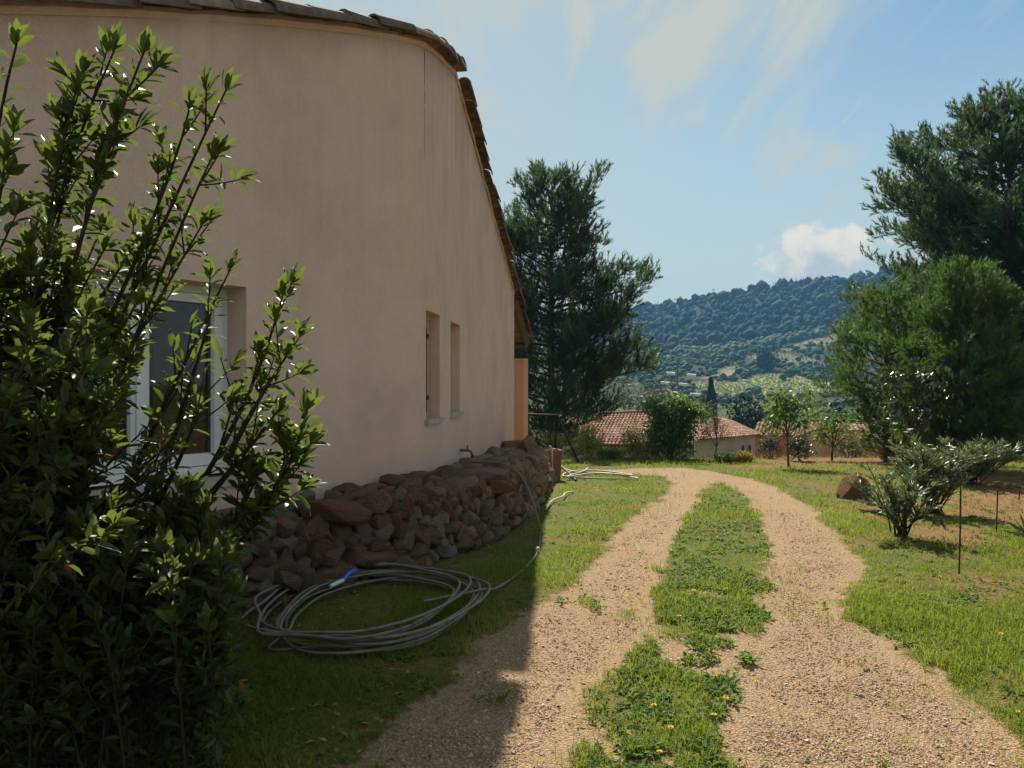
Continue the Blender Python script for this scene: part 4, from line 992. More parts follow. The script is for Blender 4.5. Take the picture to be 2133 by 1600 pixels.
def build_planter():
    b = gz(1149, 1000, 0); rt = thing('planter', 'tall square terracotta planter at the end of the stone bank', 'planter', b)
    w0_, w1_ = .26, .31; zt = P(0, 938, b[1]).z; z0 = b[2] - .05
    mb = MB(); V = []; 
    rings = [(w0_, z0), (w1_ * .97, zt - .08), (w1_ * 1.06, zt - .08), (w1_ * 1.06, zt), (w1_ * .88, zt), (w1_ * .84, zt - .12)]
    ca, sa = math.cos(.18), math.sin(.18)
    for w, z_ in rings:
        for sx, sy in ((-1, -1), (1, -1), (1, 1), (-1, 1)):
            x, y = sx * w / 2, sy * w / 2; V.append((b[0] + ca * x - sa * y, b[1] + .12 + sa * x + ca * y, z_))
    mb.add(V, [(r * 4 + k, r * 4 + (k + 1) % 4, (r + 1) * 4 + (k + 1) % 4, (r + 1) * 4 + k) for r in range(len(rings) - 1) for k in range(4)]); mb.build('pot', M['terracotta'], rt)
    mb = MB(); mb.add(V[-4:], [[0, 1, 2, 3]]); mb.build('soil', M['earthcore'], rt)
    hk = thing('hose_loop', 'cream hose hooked over the rim of the terracotta planter', 'hose', P(1147, 935, b[1] - .1))
    mb = MB(); mb.tube(spline([P(1142, 962, b[1] + .05), P(1142, 942, b[1] - .02), P(1146, 930, b[1] - .09), P(1150, 942, b[1] - .10), P(1150, 970, b[1] - .13), P(1154, 985, b[1] - .16)], 8), .017, 7); mb.build('tube', M['palehose'], hk, smooth=True)
build_planter()
def build_swing():
    f = gz(1205, 963, 0); Y = f[1]; b = np.array([P(1160, 963, Y).x, Y + .3, float(zg(.9, Y + .3))])
    rt = thing('swing_frame', 'dark metal swing frame with slanted legs beside the porch pillar', 'swing', b)
    top = P(1161, 865, Y + .25); tl = P(1060, 862, Y + .25)
    mb = MB(); mb.tube([top, tl], .03, 7); mb.build('crossbar', M['iron'], rt)
    L = [(f, top), (np.array(P(1154, 955, Y + .6)), top), (np.array(P(1050, 965, Y - .1)), tl), (np.array(P(1020, 960, Y + .6)), tl)]
    for a, t in L:
        mb = MB(); mb.tube([a, list(t)], .028, 7); mb.build('leg', M['iron'], rt)
    for x in (1157, 1147):
        mb = MB(); mb.tube([P(x, 866, Y + .25), P(x + (1 if x > 1150 else -1), 935, Y + .25)], .016, 5); mb.build('hanging_bar', M['iron'], rt)
    mb = MB(); mb.box(P(1151, 936, Y + .25), (.17, .2, .04)); mb.build('seat', M['iron'], rt)
build_swing()

# ------------------------------------------------------------------ far houses, pole, valley trees
def roof_panel(mb, a, b, c, d, tw=.22, tl=.36, r=.09):
    """a,b eave left/right; d,c ridge left/right: real half-round tiles in courses"""
    a, b, c, d = (np.array(list(q), float) for q in (a, b, c, d))
    nx = max(2, int(max(np.linalg.norm(b - a), np.linalg.norm(c - d)) / tw)); ny = max(2, int(np.linalg.norm((d + c) / 2 - (a + b) / 2) / tl))
    nor = unit(np.cross(b - a, d - a)); nor = nor if nor[2] > 0 else -nor
    mb.add([a, b, c, d], [[0, 1, 2, 3]], .15)
    an = np.linspace(0, math.pi, 6)
    for i in range(nx):
        for j in range(ny):
            f = (i + .5) / nx; f2 = .5 / nx
            p0 = (a + (b - a) * f); p1 = (d + (c - d) * f); q0 = p0 + (p1 - p0) * (j / ny - .02); q1 = p0 + (p1 - p0) * ((j + 1.12) / ny)
            w = np.linalg.norm((b - a) * (1 - j / ny) + (c - d) * (j / ny)) / nx
            if w < .05: continue
            ex = unit(b - a) if np.linalg.norm(b - a) > .01 else unit(c - d); V = []
            jt = RNG.normal(0, .012)
            for q, rr, lift in ((q0, w * .46, .035), (q1, w * .38, .008)):
                for t in an: V.append(q + ex * (math.cos(t) * rr + jt) + nor * (math.sin(t) * rr * .9 + lift))
            mb.add(V, [(k, k + 1, 6 + k + 1, 6 + k) for k in range(5)] + [(0, 1, 2, 3), (0, 3, 4, 5)], np.clip(RNG.normal(.45, .2), 0, 1))
def wallq(mb, pts): mb.add([list(p) for p in pts], [list(range(len(pts)))])
def build_far_houses():
    # long low house with the brown roof
    base = P(1300, 960, 45); base.z = float(zg(base.x, 45)); rt = thing('village_house', 'low beige farmhouse with a long brown tiled roof behind the fig bush', 'house', base)
    Ye, Yr = 43.0, 47.5; eL, eR, rR, rL = P(1208, 925, Ye), P(1462, 931, Ye), P(1462, 855, Yr), P(1246, 864, Yr)
    mb = MB(); roof_panel(mb, eL, eR, rR, rL); o = mb.build('tile_covering', M['fartile'], rt); o['kind'] = 'stuff'
    hL, hB = P(1108, 872, 50), P(1180, 866, 50)
    mb = MB(); roof_panel(mb, hL, eL, rL, hB); o = mb.build('tile_covering', M['fartile'], rt); o['kind'] = 'stuff'
    mb = MB(); zb = base.z - .8; ins_ = Vector((0, .35, -.05))
    def v(p, z_=None, dy=.35): return Vector((p.x, p.y + dy, zb if z_ is None else p.z - .06))
    wallq(mb, [v(eL), v(eR), v(eR, 1), v(eL, 1)]); wallq(mb, [v(hL), v(eL), v(eL, 1), v(hL, 1)]); wallq(mb, [v(eR), v(rR), v(rR, 1), v(eR, 1)])
    bk = [Vector((hL.x, 54, zb)), Vector((eR.x, 54, zb)), Vector((eR.x, 54, rR.z - 1.6)), Vector((hL.x, 54, hL.z - .3))]; wallq(mb, bk)
    mb.build('wall', M['beige'], rt)
    mb = MB(); mb.tube([eL + Vector((0, .3, -.05)), eR + Vector((0, .3, -.05))], .06, 5); mb.build('eave_board', M['wood'], rt)
    mb = MB(); mb.tube([rL + Vector((0, 0, .06)), rR + Vector((0, 0, .06))], .13, 8); mb.build('ridge', M['fartile'], rt)
    for k in range(3): # fence-like downpipes seen at the left gable
        x = 1107 + k * 13; mb = MB(); p = P(x, 880 + k * 6, 42.6); mb.tube([p, Vector((p.x, p.y, zb))], .03, 5); mb.build('downpipe', M['mortar'], rt)
    # house with two arched windows
    base = P(1520, 960, 40); base.z = float(zg(base.x, 40)); rt = thing('village_house', 'small beige house with two arched windows and a hipped brown roof', 'house', base)
    eL, eR, r1, r0 = P(1452, 918, 37.5), P(1583, 906, 42.2), P(1528, 878, 44.5), P(1486, 868, 42.5)
    mb = MB(); roof_panel(mb, eL, eR, r1, r0); o = mb.build('tile_covering', M['fartile'], rt); o['kind'] = 'stuff'
    eB = P(1581, 904, 47); mb = MB(); roof_panel(mb, eR, eB, r1, r1 + Vector((-.05, .05, 0))); o = mb.build('tile_covering', M['fartile'], rt); o['kind'] = 'stuff'
    eL2 = P(1440, 905, 45); mb = MB(); roof_panel(mb, eL2, eL, r0, r0 + Vector((-.05, .05, 0))); o = mb.build('tile_covering', M['fartile'], rt); o['kind'] = 'stuff'
    zb = base.z - .8; nx = unit(np.array([*(eR - eL)][:2] + [0])); nn = np.array([nx[1], -nx[0], 0]); off = Vector(tuple(-nn * .22))
    A, B = eL + off + Vector(tuple(nx * .15)), eR + off - Vector(tuple(nx * .15)); mb = MB()
    def dn(p): return Vector((p.x, p.y, zb))
    def tp(p): return Vector((p.x, p.y, p.z - .03))
    wallq(mb, [dn(A), dn(B), tp(B), tp(A)]); C = eB + Vector((-.3, .1, 0)); wallq(mb, [dn(B), dn(C), tp(C), tp(B)]); D = eL2 + Vector((.2, .1, 0)); wallq(mb, [dn(D), dn(A), tp(A), tp(D)]); wallq(mb, [dn(C), dn(D), tp(D), tp(C)])
    mb.build('wall', M['beige'], rt)
    for px in (1546, 1560.5):
        # centre on the wall plane
        a2 = np.array([A.x, A.y]); t2 = nx[:2]; r = (px - CX) / F; k = (r * a2[1] - a2[0]) / (t2[0] - r * t2[1]); q = a2 + t2 * k; Y = q[1]
        z0 = P(px, 953, Y).z; z1 = P(px, 927, Y).z; w = 8.5 / F * Y / max(nx[0], .4) * .92; rr = w / 2
        out = [(-rr, z0), (rr, z0)] + [(rr * math.cos(t), z1 - rr + rr * math.sin(t)) for t in np.linspace(0, math.pi, 9)]
        def pl(u, z_, d): return (q[0] + t2[0] * u + nn[0] * d, q[1] + t2[1] * u + nn[1] * d, z_)
        k = len(out); mb = MB(); mid = (z0 + z1) / 2
        V = [pl(u * s, mid + (z_ - mid) * (1 + (s - 1) * .5), d) for s, d in ((1.22, .0), (1.22, .05), (1.0, .05), (1.0, -.0)) for (u, z_) in out]
        mb.add(V, [(l * k + i, l * k + (i + 1) % k, (l + 1) * k + (i + 1) % k, (l + 1) * k + i) for l in range(3) for i in range(k)])
        wo = mb.build('window', M['beige'], rt)
        mb = MB(); mb.add([pl(u, z_, .012) for (u, z_) in out], [list(range(k))]); mb.build('pane', M['dark'], wo)
        mb = MB(); mb.tube([pl(0, z0, .02), pl(0, z1, .02)], .02, 4); mb.build('glazing_bar', M['wood'], wo)
    # red house behind
    base = P(1700, 955, 60); base.z = float(zg(base.x, 60)); rt = thing('village_house', 'red and orange rendered house with ribbed pinkish tile roofs behind the fruit trees', 'house', base)
    zb = base.z - .5
    def panel(e0, e1, r1, r0, Ye, Yr, Yx=0):
        mb = MB(); roof_panel(mb, P(*e0, Ye), P(*e1, Ye + Yx), P(*r1, Yr + Yx), P(*r0, Yr), tw=.30, tl=.42); o = mb.build('tile_covering', M['fartile'], rt); o['kind'] = 'stuff'
    panel((1568, 908), (1702, 909), (1712, 881), (1577, 881), 60, 63.5)
    panel((1648, 916), (1700, 897), (1738, 886), (1700, 882), 57, 61.5)
    panel((1700, 897), (1762, 897), (1770, 885), (1706, 885), 60.5, 62.2)
    panel((1790, 915), (1832, 915), (1817, 886), (1762, 886), 59, 63)
    panel((1762, 898), (1792, 898), (1786, 886), (1758, 886), 60.6, 62.4)
    mb = MB()
    def wl(pts, Y): wallq(mb, [P(x, y, Y) if y else Vector((P(x, 900, Y).x, Y, zb)) for x, y in pts])
    wl([(1570, 0), (1700, 0), (1700, 909), (1570, 909)], 60.2); mb.build('wall', M['redwall'], rt); mb = MB()
    wl([(1792, 0), (1834, 0), (1834, 915), (1792, 915)], 59.3)
    mb.build('wall', M['redwall'], rt)
    mb = MB(); wl([(1655, 0), (1716, 0), (1716, 898), (1700, 899), (1655, 916)], 57.4); mb.build('gable_wall', M['orange'], rt); mb = MB(); wl([(1714, 0), (1778, 0), (1778, 900), (1714, 900)], 60.4)
    mb.build('gable_wall', M['orange'], rt)
    p = P(1781, 897, 58); mb = MB(); mb.box((p.x, 58.4, (p.z + zb) / 2), (19 / F * 58, .9, p.z - zb)); mb.build('chimney_stack', M['orange'], rt)
    mb = MB(); mb.box((p.x, 58.4, p.z + .03), (21 / F * 58, 1.0, .08)); mb.build('chimney_cap', M['fartile'], rt)
    # wire pole with six pale insulators
    Y = 92; b = P(1411, 900, Y); b.z = float(zg(b.x, Y)); rt = thing('utility_pole', 'dark utility pole with three crossarms and pale insulators', 'pole', b)
    t = P(1411, 766, Y); mb = MB(); mb.box(((b.x + t.x) / 2, Y, (b.z + t.z) / 2), (.32, .32, t.z - b.z), taper=.6); mb.build('shaft', M['concrete'], rt)
    arms = [((1396, 778), (1439, 782)), ((1384, 798), (1421, 801)), ((1406, 819), (1445, 822))]
    for a, c in arms:
        pa, pc = P(*a, Y), P(*c, Y); mb = MB(); mb.tube([pa, pc], .05, 5); ar = mb.build('crossarm', M['concrete'], rt)
        for q, s in ((pa, -1), (pc, 1)):
            mb = MB(); mb.tube([q + Vector((-.5, -.3, .06)), q + Vector((.5, -.3, -.06))], [.17, .2], 8); mb.build('insulator', M['glassins'], rt)
build_far_houses()
def far_tree(px, py_top, py_base, Y, label, mat='midleaf', w=None, cat='tree', group=None, tall=1.0, name='tree', tint=.5):
    if py_base > 700 and Y > 200: Y = G(px, py_base).y
    t = P(px, py_top, Y); b = Vector((t.x, Y, float(zg(t.x, Y)))); H = max(t.z - b.z, 1.0); Wd = (w or 40) / F * Y / 2
    return broad(name, label, cat, b, [(0, 0, -.1), (.05, 0, H * .3)], [(0, 0, H * .58, Wd * .95, Wd * .9, H * .42), (Wd * .4, 0, H * .45, Wd * .55, Wd * .5, H * .3), (-Wd * .45, .1, H * .5, Wd * .5, Wd * .5, H * .32)], M[mat], leaf=.2 + Y * .0042, nl=1100, tr=.12, tint=(tint, .25), spread=1.0, twig=.55)
def build_valley_trees():
    L = [(1318, 800, 60, 70, 'feathery pale green tree right of the tall pine behind the long roof', 'olive', 70),
         (1372, 790, 60, 78, 'grey green tree between the tall pine and the utility pole', 'olive', 60),
         (1455, 845, 60, 85, 'dull green round tree below the cypress', 'midleaf', 60),
         (1550, 836, 60, 90, 'dark round tree above the arched window house roof', 'farleaf', 60),
         (1588, 848, 60, 84, 'deep green tree behind the left end of the red house roof', 'farleaf', 50),
         (1640, 850, 60, 88, 'bushy green tree rising behind the fruit tree crown', 'midleaf', 62),
         (1700, 848, 60, 80, 'light green rounded tree behind the ribbed roofs', 'fruit', 64),
         (1745, 842, 60, 95, 'dark blue green tree above the chimney stack', 'farleaf', 60),
         (1785, 850, 60, 78, 'bright green bush tree at the right end of the ribbed roofs', 'fruit', 60),
         (1825, 838, 60, 90, 'shadowy tree half hidden by the young pines', 'farleaf', 60),
         (1240, 815, 60, 75, 'sunlit pale tree seen through the lower gap of the tall pine', 'olive', 90),
         (1150, 812, 60, 72, 'sunlit tree behind the swing frame', 'midleaf', 90)]
    for px, top, b, Y, lab, mt, w in L: far_tree(px, top, b, Y, lab, mt, w, group=None)
    for px, top, Y, lab, w in [(1595, 738, 330, 'lone dark oak standing among the vineyard plots', 17), (1745, 756, 300, 'broad dark oak by the hillside plots near the pines', 40)]:
        far_tree(px, top, 772 if px < 1700 else 784, Y, lab, 'farleaf', w)
    # cypress
    Y = 130; t = P(1481, 788, Y); b = Vector((t.x, Y, float(zg(t.x, Y)))); H = t.z - b.z; rt = thing('cypress_tree', 'narrow dark pointed cypress standing behind the village roofs', 'tree', b)
    mb = MB(); mb.tube([b, b + Vector((0, 0, H * .3))], .12, 6); mb.build('trunk', M['bark'], rt)
    n = 2600; h = RNG.random(n) ** .9; rad = .95 * np.sin(np.pi * np.clip(h * .86 + .1, 0, 1)) ** .7 * (1 - h ** 3) * np.sqrt(RNG.uniform(.3, 1, n)); a = RNG.uniform(0, 6.283, n)
    pos = np.array(b) + np.stack([rad * np.cos(a), rad * np.sin(a), .2 + h * (H - .5)], 1); d = np.stack([np.cos(a) * .35, np.sin(a) * .35, np.ones(n)], 1)
    mb = MB(); mb.scat(LEAF_S[0], LEAF_S[1], pos, frames(d + RNG.normal(0, .15, (n, 3))), RNG.uniform(.4, .8, n), RNG.random(n)); o = mb.build('crown', M['cypress'], rt); o['kind'] = 'stuff'
build_valley_trees()

# ------------------------------------------------------------------ garden trees and shrubs
def gbase(px, py): v = G(px, py); return (v.x, v.y, v.z)
cnt = []
Yc = 27.0; bx = (1150 - CX) / F * Yc
cnt.append(pine('pine_tree', 'tall dark pine standing just past the house corner above the swing frame', (bx, Yc, float(zg(bx, Yc))), P(0, 372, Yc).z - float(zg(bx, Yc)),
     [(0, 1.2), (.10, 1.9), (.2, 2.8), (.35, 3.2), (.55, 3.0), (.75, 2.4), (.88, 1.5), (1, .4)], 104, M['pine'], shoot=.40, trunk_r=.17, z0=.03, sub=10,
     extra=[(.56, .95, -.3, .02, 3.5), (.52, .9, -.5, -.05, 3.1), (.30, .95, -.2, -.05, 3.4), (.80, .6, -.3, .5, 2.2)])[1])
Yb = 23.0; bx = (2118 - CX) / F * Yb
cnt.append(pine('pine_tree', 'very large dark pine towering over the right edge behind the oleanders', (bx, Yb, float(zg(bx, Yb))), P(0, 232, Yb).z - float(zg(bx, Yb)),
     [(0, 2.4), (.15, 3.2), (.3, 4.0), (.5, 4.5), (.68, 3.9), (.82, 2.6), (.92, 1.5), (1, .6)], 120, M['pine'], shoot=.40, trunk_r=.30, z0=.10, sub=7.4, tint=(.5, .24), lean=(-.3, 0),
     extra=[(.60, -.95, -.3, .35, 4.0), (.58, -1, -.2, .18, 4.4), (.66, -1, -.3, .2, 3.8), (.50, -1, -.35, .25, 3.6), (.45, -.9, -.45, .05, 3.2), (.80, -.75, -.3, .75, 2.2), (.75, -.8, -.5, .5, 2.7), (.36, -1, -.1, .02, 3.9), (.9, -.4, 0, 1, 1.2), (.9, .5, -.2, 1, 1.5)])[1])
Y3 = 15.2; bx = (2015 - CX) / F * Y3
cnt.append(pine('pine_tree', 'young bright green bushy pine with a rounded top below the very large pine', (bx, Y3, float(zg(bx, Y3))), P(0, 588, Y3).z - float(zg(bx, Y3)),
     [(0, .9), (.2, 1.15), (.45, 1.10), (.7, .85), (.88, .5), (1, .2)], 78, M['youngpine'], shoot=.25, trunk_r=.07, z0=.05, sub=22, tint=(.5, .22), upw=.75)[1])
Y4 = 18.0; bx = (1848 - CX) / F * Y4
cnt.append(pine('pine_tree', 'light green loose pine left of the young bushy pine beside the red house', (bx, Y4, float(zg(bx, Y4))), P(0, 625, Y4).z - float(zg(bx, Y4)),
     [(0, .1), (.2, .3), (.34, .9), (.50, 1.7), (.66, 1.0), (.85, .45), (1, .15)], 64, M['youngpine'], shoot=.32, trunk_r=.08, z0=.05, sub=7.5, tint=(.5, .3), upw=.5)[1])
Y5 = 21.0; bx = (2150 - CX) / F * Y5
cnt.append(pine('pine_tree', 'dark shaded pine at the right edge behind the last oleander', (bx, Y5, float(zg(bx, Y5))), P(0, 640, Y5).z - float(zg(bx, Y5)),
     [(0, .8), (.2, 1.4), (.5, 1.2), (.8, .7), (1, .2)], 54, M['youngpine'], shoot=.28, trunk_r=.09, z0=.05, sub=13, tint=(.3, .2), upw=.6)[1])
print('pine shoots', cnt)

# fig bush
b = gbase(1420, 962); b = (b[0], b[1] + 1.2, b[2] - .05); Yf = b[1]; u = Yf / F
broad('fig_tree', 'dense rounded dark green fig bush at the end of the drive', 'tree', b, [(0, 0, -.1), (.02, 0, .35), (.05, 0, .7)],
      [(0, 0, 50 * u, 50 * u, .55, 44 * u), (0, 0, 84 * u, 38 * u, .45, 30 * u), (-36 * u, 0, 108 * u, 15 * u, .3, 13 * u), (30 * u, 0, 106 * u, 18 * u, .3, 16 * u), (54 * u, 0, 96 * u, 12 * u, .25, 16 * u), (6 * u, .1, 116 * u, 14 * u, .3, 10 * u)], M['fig'], leaf=.115, nl=6800, tr=.05, tint=(.68, .26), twig=.4)
# bare little tree
b = gbase(1497, 962); b = (b[0], b[1] + .3, b[2]); u = b[1] / F
broad('bare_tree', 'spindly grey tree nearly without leaves beside the fig bush', 'tree', b, [(0, 0, -.1), (.0, 0, .12), (.03, 0, .3)],
      [(-22 * u, 0, 70 * u, 16 * u, .3, 24 * u), (4 * u, 0, 86 * u, 20 * u, .3, 30 * u), (18 * u, .1, 62 * u, 12 * u, .3, 26 * u), (-4 * u, .1, 110 * u, 12 * u, .2, 16 * u)], M['olive'], leaf=.055, nl=420, bark='palebark', tr=.03, limbs=18, cl=6, tint=(.4, .25))
# fruit trees
b = gbase(1643, 974); u = b[1] / F
broad('fruit_tree', 'leafy young fruit tree with an open crown on the grass before the red house', 'tree', b, [(0, 0, -.1), (-.02, 0, 30 * u), (-.03, 0, 62 * u)],
      [(-20 * u, 0, 112 * u, 24 * u, .35, 26 * u), (8 * u, 0, 132 * u, 22 * u, .35, 26 * u), (-22 * u, .05, 150 * u, 12 * u, .2, 18 * u), (42 * u, 0, 144 * u, 10 * u, .2, 20 * u), (30 * u, .1, 100 * u, 18 * u, .3, 18 * u), (-34 * u, 0, 84 * u, 14 * u, .25, 14 * u)], M['fruit'], leaf=.13, nl=760, tr=.028, tint=(.5, .28), droop=-.45, spread=.5)
b = gbase(1733, 960); u = b[1] / F
broad('fruit_tree', 'bright green small fruit tree with a forked trunk nearest the chimney', 'tree', b, [(0, 0, -.1), (.0, 0, 16 * u), (.02, 0, 30 * u)],
      [(-22 * u, 0, 62 * u, 18 * u, .3, 20 * u), (12 * u, 0, 66 * u, 20 * u, .3, 22 * u), (-2 * u, 0, 82 * u, 18 * u, .25, 16 * u), (-18 * u, 0, 40 * u, 10 * u, .2, 10 * u), (28 * u, 0, 48 * u, 14 * u, .2, 16 * u)], M['fruit'], leaf=.10, nl=620, tr=.032, tint=(.75, .2), droop=-.2)
b = gbase(1912, 990); u = b[1] / F
broad('magnolia_tree', 'dark glossy leaved tree with drooping leaves in front of the young pines', 'tree', b, [(0, 0, -.1), (.0, 0, 40 * u), (.0, 0, 80 * u)],
      [(-66 * u, 0, 202 * u, 16 * u, .3, 20 * u), (-6 * u, 0, 200 * u, 30 * u, .4, 32 * u), (40 * u, 0, 222 * u, 20 * u, .3, 26 * u), (-44 * u, 0, 150 * u, 24 * u, .35, 22 * u), (24 * u, .1, 146 * u, 30 * u, .35, 28 * u), (60 * u, 0, 170 * u, 16 * u, .3, 20 * u), (-10 * u, .1, 112 * u, 24 * u, .3, 22 * u)], M['magnolia'], leaf=.17, nl=900, tr=.04, tint=(.35, .25), droop=-.75, spread=.5)
# olive bushes and yellow shrubs
for px, py, w, h, lab, mt, lf, tint, dy in [
    (1604, 966, 26, 48, 'grey olive bush left of the young fruit tree trunk', 'olive', .07, .45, 1.5),
    (1664, 968, 26, 48, 'dark rounded olive bush right of the young fruit tree trunk', 'magnolia', .07, .5, 1.0),
    (1768, 962, 32, 38, 'dusty grey bush against the red house wall', 'olive', .07, .6, 2.0),
    (1228, 962, 24, 62, 'tall yellow green bush between the swing leg and the long roof', 'straw_shrub', .16, .5, 1.0),
    (1155, 960, 20, 42, 'low yellow green bush behind the swing frame legs', 'straw_shrub', .14, .5, 1.6),
    (1318, 964, 26, 66, 'feathery yellow sapling in front of the long tiled roof', 'straw_shrub', .14, .6, .6),
    (1345, 964, 40, 34, 'ragged green undergrowth below the long tiled roof', 'fruit', .09, .3, 1.2),
    (1272, 962, 34, 18, 'low weedy bush along the beige wall', 'fruit', .08, .5, 1.2),
    (1850, 966, 17, 44, 'golden flowering shrub beside the red wall', 'golden', .07, .5, .4),
    (1888, 964, 20, 42, 'yellowing bush between the golden shrub and the magnolia', 'straw_shrub', .07, .45, .8),
    (1548, 966, 16, 12, 'straw coloured tuft below the arched windows', 'golden', .08, .4, .3),
    (1510, 965, 22, 10, 'small green clump at the foot of the bare tree', 'fruit', .08, .5, .2)]:
    b = gbase(px, py); b = (b[0] * (1 + dy / b[1]), b[1] + dy, float(zg(b[0], b[1] + dy))); u = b[1] / F
    broad('bush', lab, 'bush', b, [(0, 0, -.1), (0, 0, h * u * .3)], [(0, 0, h * u * .5, w * u, w * u * .8, h * u * .5), (w * .3 * u, 0, h * u * .75, w * u * .45, w * u * .4, h * u * .3), (-w * .35 * u, 0, h * u * .65, w * u * .5, w * u * .4, h * u * .3)], M[mt], leaf=lf, nl=900, tr=.02, tint=(tint, .25), up=(0, 0, .3), tpl=LANCE if mt in ('straw_shrub',) else LEAF_S, droop=.5 if mt == 'straw_shrub' else 0)

# oleanders
def oleander(px, py, h, spread, nstem, label, leaf=.11, flowers=0, tint=.5, dense=40):
    b = np.array(gbase(px, py)); rt = thing('oleander', label, 'shrub', b); tm = MB(); cp = []; cd = []; ct = []; tips = []
    for k in range(nstem):
        a = k * 2.399 + RNG.uniform(-.3, .3); s = spread * math.sqrt((k + .5) / nstem); e = b + np.array([math.cos(a) * s, math.sin(a) * s * .8, h * RNG.uniform(.62, 1.05) * (1 - .25 * s / spread)])
        pts = bez(b + RNG.normal(0, .05, 3) * [1, 1, 0], b + np.array([math.cos(a) * s * .5, math.sin(a) * s * .4, h * .35]), e, 8); tm.tube(pts, np.linspace(.011, .004, 8), 5, cap=False); tips.append(e)
        stems = [pts]
        for q in range(2):
            i = RNG.integers(3, 6); e2 = e + RNG.normal(0, .13, 3) * [1, 1, .6] + [0, 0, .02]; p2 = bez(pts[i], (pts[i] + e2) / 2 + [0, 0, .06], e2, 6); tm.tube(p2, np.linspace(.006, .003, 6), 4, cap=False); stems.append(p2); tips.append(e2)
        for p2 in stems:
            tg = unit(p2[-1] - p2[-3])
            for w in range(dense):
                t = RNG.uniform(.14, 1) ** .65; i = min(int(t * (len(p2) - 1)), len(p2) - 2); f = t * (len(p2) - 1) - i; a2 = RNG.uniform(0, 6.283)
                cp.append(p2[i] + (p2[i + 1] - p2[i]) * f); r_ = np.array([math.cos(a2), math.sin(a2), 0]); cd.append(tg * RNG.uniform(.5, 1.2) + r_ * .75); ct.append(np.clip(RNG.normal(tint, .25), 0, 1))
    tm.build('stems', M['twig'], rt, smooth=True); cm = MB(); cp = np.array(cp)
    L = leaf_t(.17, .012, .08, ((0, .15), (.5, 1), (1, 0))); cm.scat(L[0], L[1], cp, frames(np.array(cd), jit=.8), leaf * RNG.uniform(.7, 1.2, len(cp)), ct)
    o = cm.build('foliage', M['oleander'], rt, smooth=True); o['kind'] = 'stuff'
    for k in range(flowers):
        t = tips[(k * 5) % len(tips)] + RNG.normal(0, .03, 3) + [0, 0, .03]; mb = MB()
        for q in range(3):
            c = t + RNG.normal(0, .018, 3)
            for w in range(5):
                a = w * 1.2566; d = np.array([[math.cos(a), math.sin(a), .35]]); mb.scat(LEAF_S[0] * [1.6, 1, 1], LEAF_S[1], [c], frames(d, up=(0, 0, 1), jit=.1), .044, [.5])
        mb.build('flower', M['whitepetal'], rt)
    return rt
oleander(1880, 1122, .62, .31, 13, 'small front oleander with bare lower stems beside the boulder', .10, 0, .62, 36)
oleander(1945, 1072, .86, .42, 24, 'middle oleander with white blossom clusters between two others', .105, 9, .68)
oleander(2030, 1010, .66, .58, 24, 'back oleander with silvery upright leaves below the very large pine', .15, 0, .75)
b = np.array(gbase(1856, 1110)); rt = thing('oleander', 'single long oleander shoot leaning left over the boulder', 'shrub', b)
tip = P(1805, 965, b[1] + .2); mb = MB(); pts = bez(b, b + np.array([-.05, 0, .35]), tip, 9); mb.tube(pts, np.linspace(.009, .004, 9), 5); mb.build('stem', M['twig'], rt)
n = 46; t = RNG.uniform(.55, 1, n); ii = np.clip((t * 8).astype(int), 0, 7); cp = pts[ii]; a = RNG.uniform(0, 6.28, n); mb = MB(); mb.scat(LANCE[0] * [1.3, 1, 1], LANCE[1], cp, frames(np.stack([np.cos(a), np.sin(a), .5 + 0 * a], 1)), .13 * RNG.uniform(.7, 1.2, n), RNG.uniform(.3, .9, n)); o = mb.build('foliage', M['oleander'], rt); o['kind'] = 'stuff'
# spiky plant at the right edge
b = np.array(gbase(2150, 1122)); rt = thing('spiky_plant', 'small spiky rosette plant on the red soil at the right edge', 'plant', b); mb = MB(); n = 30; a = RNG.uniform(0, 6.28, n); mb.scat(LANCE[0] * [1.2, 1, 1], LANCE[1], np.tile(b, (n, 1)), frames(np.stack([np.cos(a), np.sin(a), RNG.uniform(.2, 1.6, n)], 1)), .26, RNG.random(n)); mb.build('leaves', M['olive'], rt)
# boulder
b = G(1788, 1042); me = rock_mesh(81, I3, 'boulder', M['redstone'], 5, .012); o = bpy.data.objects.new('boulder', me); COL.objects.link(o); u = b.y / F
o.location = (b.x, b.y + .15, b.z + 21 * u); o.scale = (30 * u, 28 * u, 40 * u); o.rotation_euler = (0, .1, .35); tag(o, 'reddish brown boulder sitting on the grass right of the drive', 'boulder')
# rods
for (px, p1, p0, lab) in ((1997, 1014, 1196, 'tall thin rusty rod stuck in the grass in front of the oleanders'), (2074, 1018, 1112, 'short rusty rod behind the tall one beside the bare soil'), (2121, 1012, 1042, 'farthest thin rod near the right edge past the other two')):
    b = G(px, p0); mb = MB(); t = P(px + 4, p1, b.y); mb.tube([b - Vector((0, 0, .08)), (b + t) / 2 + Vector((.004, 0, 0)), t], .0065 if b.y < 9 else .008, 6); o = mb.build('rebar_stake', M['rust'], smooth=True)
    for v in o.data.vertices: v.co -= b
    o.location = b; tag(o, lab, 'stake', 'rusty stakes in the garden')

